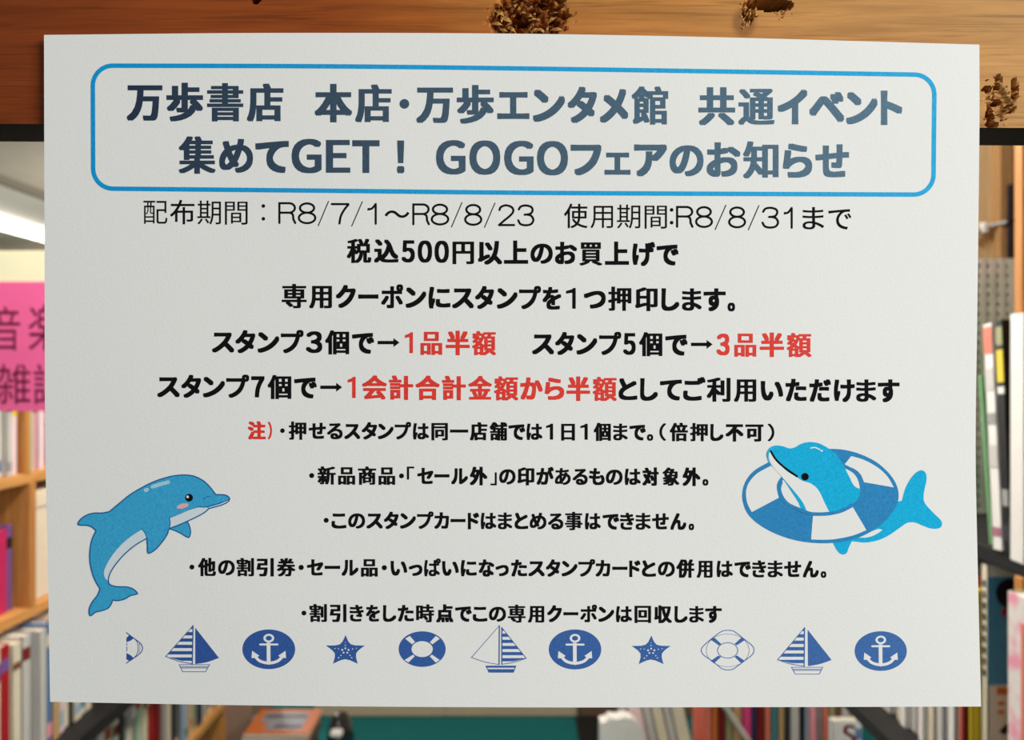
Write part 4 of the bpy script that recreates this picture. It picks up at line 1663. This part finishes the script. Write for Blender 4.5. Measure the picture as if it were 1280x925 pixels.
def floor_shadow_sheet():
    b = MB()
    b.box((0.27, 3.05, 0.0005), (0.72, 3.79, .012), m_black, .005)  # thin dark sheet stands in for the bookcase's shadow on the carpet
    o = b.build('floor_shadow_sheet')
    tag(o, 'dark sheet standing in for the shadow on the teal carpet behind the white plate', 'mat')  # no real mat; the sheet is only the carpet shadow


floor_shadow_sheet()


def low_table(name, label, x0, x1, y0, y1, z, m):
    root = empty(name, ((x0 + x1) / 2, (y0 + y1) / 2, 0))
    tag(root, label, 'table')
    hx, hy = (x1 - x0) / 2, (y1 - y0) / 2
    b = MB()
    b.box((-hx, -hy, z - .025), (hx, hy, z), m, .003)
    b.build('tabletop', root)
    for sx in (-1, 1):
        for sy in (-1, 1):
            l = MB()
            l.box((sx * (hx - .03) - .02, sy * (hy - .03) - .02, 0), (sx * (hx - .03) + .02, sy * (hy - .03) + .02, z - .025), m, .002)
            l.build('leg', root)


low_table('low_table', 'low wooden table under the row of books below the notice at right', 0.16, 0.95, 2.10, 2.42, .42, m_shelf)

front = ['pale grey', 'pale pink', 'pale grey', 'cream', 'pale grey', 'cream', 'salmon', 'orange', 'dark red', 'olive', 'tan', 'hot pink', 'navy', 'dark red', 'salmon', 'teal', 'tan', 'charcoal', 'pale grey', 'black', 'pale blue', 'pink', 'grey', 'salmon', 'olive', 'brown', 'pale grey', 'tan']
wid = [11, 18, 11, 14, 10, 17, 8, 8, 9, 9, 12, 12, 6, 10, 8, 9, 8, 7, 12, 6, 5, 11, 6, 8, 9, 7, 10, 9]
x = at(799, 0, 2.2).x
SLUMP = 0.22
for i, (c, w) in enumerate(zip(front, wid)):
    a = SLUMP if i < 6 else 0.0           # the first few books have slumped to the left
    t = w * 2.2 / F
    th = t - .0012
    lb = mklabel(front, i, 'low table row', 'left')
    book(lb, c, th, .16, .27 if i > 2 else .275, (x + th * math.cos(a), 2.2, .4205 + th * math.sin(a)), math.pi / 2, -a, 'books on the low table', None)
    x += t / math.cos(a)


def white_stick():
    a, b_ = at(899, 872, 2.17), at(938, 930, 2.17)
    d = (b_ - a).normalized()
    foot = a + d * ((a.z - .425) / -d.z)
    top = a - d * .12
    root = empty('marker_stick', foot)
    tag(root, 'thin pale stick leaning across the book spines on the low table', 'stick')
    v = top - foot
    b = MB()
    b.cyl((0, 0, 0), v, .0075, .0075, m_col('pale grey'))
    b.build('shaft', root)
    c = MB()
    c.cyl((0, 0, 0), v * .05, .0095, .0095, m_black)
    c.build('tip', root)


white_stick()


def round_plate():
    Y = 2.15
    x0, x1 = at(750, 0, Y).x, at(812, 0, Y).x
    zt = at(0, 897, Y).z
    root = empty('divider_plate', ((x0 + x1) / 2, Y, .4205))
    tag(root, 'white round-topped divider plate at the left end of the low table', 'divider')
    w, h = (x1 - x0) / 2, zt - .4205
    pts = [(-w, 0), (w, 0), (w, h * .62)] + [(w * math.cos(a) * (.92 if a < 1.2 else 1), h * .62 + h * .38 * math.sin(a)) for a in (0.35, .65, .95, 1.25, 1.57, 1.9)] + [(-w * .62, h * .99), (-w * .72, h * .955), (-w * .98, h * .94)]
    b = MB()
    b.prism(pts, 0, .045, m_col('white'))
    b.build('plate', root)
    c = MB()
    c.box((-w * 1.1, -.03, 0), (w * 1.1, .0455, .004), m_col('white'), .001)
    c.build('foot', root)


round_plate()


def letter_book():
    Y = 2.13
    x0, x1 = at(1040, 0, Y).x, at(1077, 0, Y).x
    zt = at(0, 901, Y).z
    lb = 'white book with a red letter on its cover facing out before the table row'
    LABELS.add(lb)
    root = empty('book', (x0, Y, .4205))
    tag(root, lb, 'book')
    w, h = x1 - x0, zt - .4205
    b = MB()
    b.box((0, 0, 0), (w, .002, h), m_col('white'), .0005)
    b.box((0, .022, 0), (w, .024, h), m_col('white'), .0005)
    b.box((0, 0, 0), (.002, .024, h), m_col('white'), .0005)
    b.build('cover', root)
    p = MB()
    p.box((.002, .002, .002), (w - .002, .022, h - .002), m_pages)
    p.build('pages', root)
    vs, ts, gx0, gx1, gy0, gy1, cov = glyph('Ｓ')
    v, f = [], []
    for dx in (-1.4, 0, 1.4):
        n = len(v)
        for q in vs:
            g = at(1054 + (q[0] - gx0) / (gx1 - gx0) * 15 + dx, 932 - (q[1] - gy0) / (gy1 - gy0) * 26, Y - .0008)
            v.append((g.x - x0, g.y - Y, g.z - .4205))
        f += [tuple(n + k for k in t) for t in ts]
    mesh_obj('cover_letter', v, f, m_col('red'), root)
    s = MB()
    s.box((w * .78, -.0008, h * .80), (w * .98, 0, h * .92), m_col('blue'))
    s.build('cover_patch', root)


letter_book()

# stack of magazines on a low stool left of the carpet
low_table('low_stool', 'low wooden stool carrying the magazine stack below the notice', -0.925, -0.695, 3.0, 3.215, .22, m_brown)


def flat_magazine(label, z, th, col, dx, ry, cover=None):
    Yf, Yb = 3.0, 3.22
    c = at(345, 0, Yf)
    root = empty('magazine', (c.x + dx, Yf, z), (0, 0, ry))
    tag(root, label, 'magazine', None)
    LABELS.add(label)
    w, d = .112, .215
    b = MB()
    b.box((-w, 0, 0), (w, d, .0012), m_col(col))
    b.box((-w, 0, th - .0012), (w, d, th), m_col(col))
    b.box((-w, 0, 0), (-w + .0012, d, th), m_col(col))
    b.build('cover', root)
    p = MB()
    p.box((-w + .0012, .002, .0012), (w - .002, d - .002, th - .0012), m_pages)
    p.build('pages', root)
    if cover:
        q = MB()
        q.box((-w + .03, .03, th), (w - .035, d - .03, th + .0006), mat('cover_photo_grey', rgb(140, 140, 150), .35, .3, .5, 30))
        q.build('cover_picture', root)
        q = MB()
        q.box((-w + .04, d - .075, th + .0006), (w - .04, d - .06, th + .001), m_col('black'))
        q.box((-w + .09, .05, th + .0006), (w - .04, .068, th + .001), m_col('charcoal'))
        q.box((-w + .02, .03, th + .0002), (-w + .06, .09, th + .0008), m_col('orange'))
        q.build('cover_marks', root)


ztop = at(0, 917, 3.0).z
flat_magazine('magazine at the bottom of the stack under the orange one, pale edged', .2205, .022, 'pale grey', -.004, .08)
flat_magazine('middle magazine of the stack under the orange one, grey covered', .2430, ztop - .243 - .0142, 'grey', .003, .03)
flat_magazine('orange covered magazine lying on top of the stack below the notice', ztop - .0135, .0135, 'orange', 0, .0, True)


box_file('tall brown cardboard box standing past the end of the left bookcase', (-1.34, 3.25, 0.0005), 0.375, 0.30, 0.80, mat('brown_card', rgb(158, 130, 112), .85, .1, .08, 20))


def bag():
    p = at(425, 925, 3.2)
    root = empty('plastic_bag', (p.x, 3.2, 0))
    tag(root, 'glossy black plastic bag slumped beside the magazine stack', 'bag')
    bm = bmesh.new()
    bmesh.ops.create_icosphere(bm, subdivisions=4, radius=1)
    top = at(0, 893, 3.2).z
    for v in bm.verts:
        n = v.co.copy()
        k = 1 + .22 * (vnoise(n.x * 3 + 9, n.y * 3 + n.z * 3, 31) - .5) + .1 * (vnoise(n.x * 8, n.z * 8 + n.y * 5, 32) - .5)
        v.co = Vector((n.x * .048 * k, n.y * .09 * k, max(0, (n.z + .96) / 1.96) ** .8 * top * (.92 + .12 * k)))
    me = bpy.data.meshes.new('sack')
    bm.to_mesh(me)
    bm.free()
    me.materials.append(mat('black_plastic_film', rgb(40, 36, 38), .18, .6, .5, 25, .5, 60))
    for q in me.polygons:
        q.use_smooth = True
    link(bpy.data.objects.new('sack', me), root)
    t = MB()
    t.box((-.02, -.095, top * .80), (.025, -.05, top * .90), m_col('white'), .012)  # white block stands in for the highlight on the glossy film
    t.build('white_highlight', root)


bag()
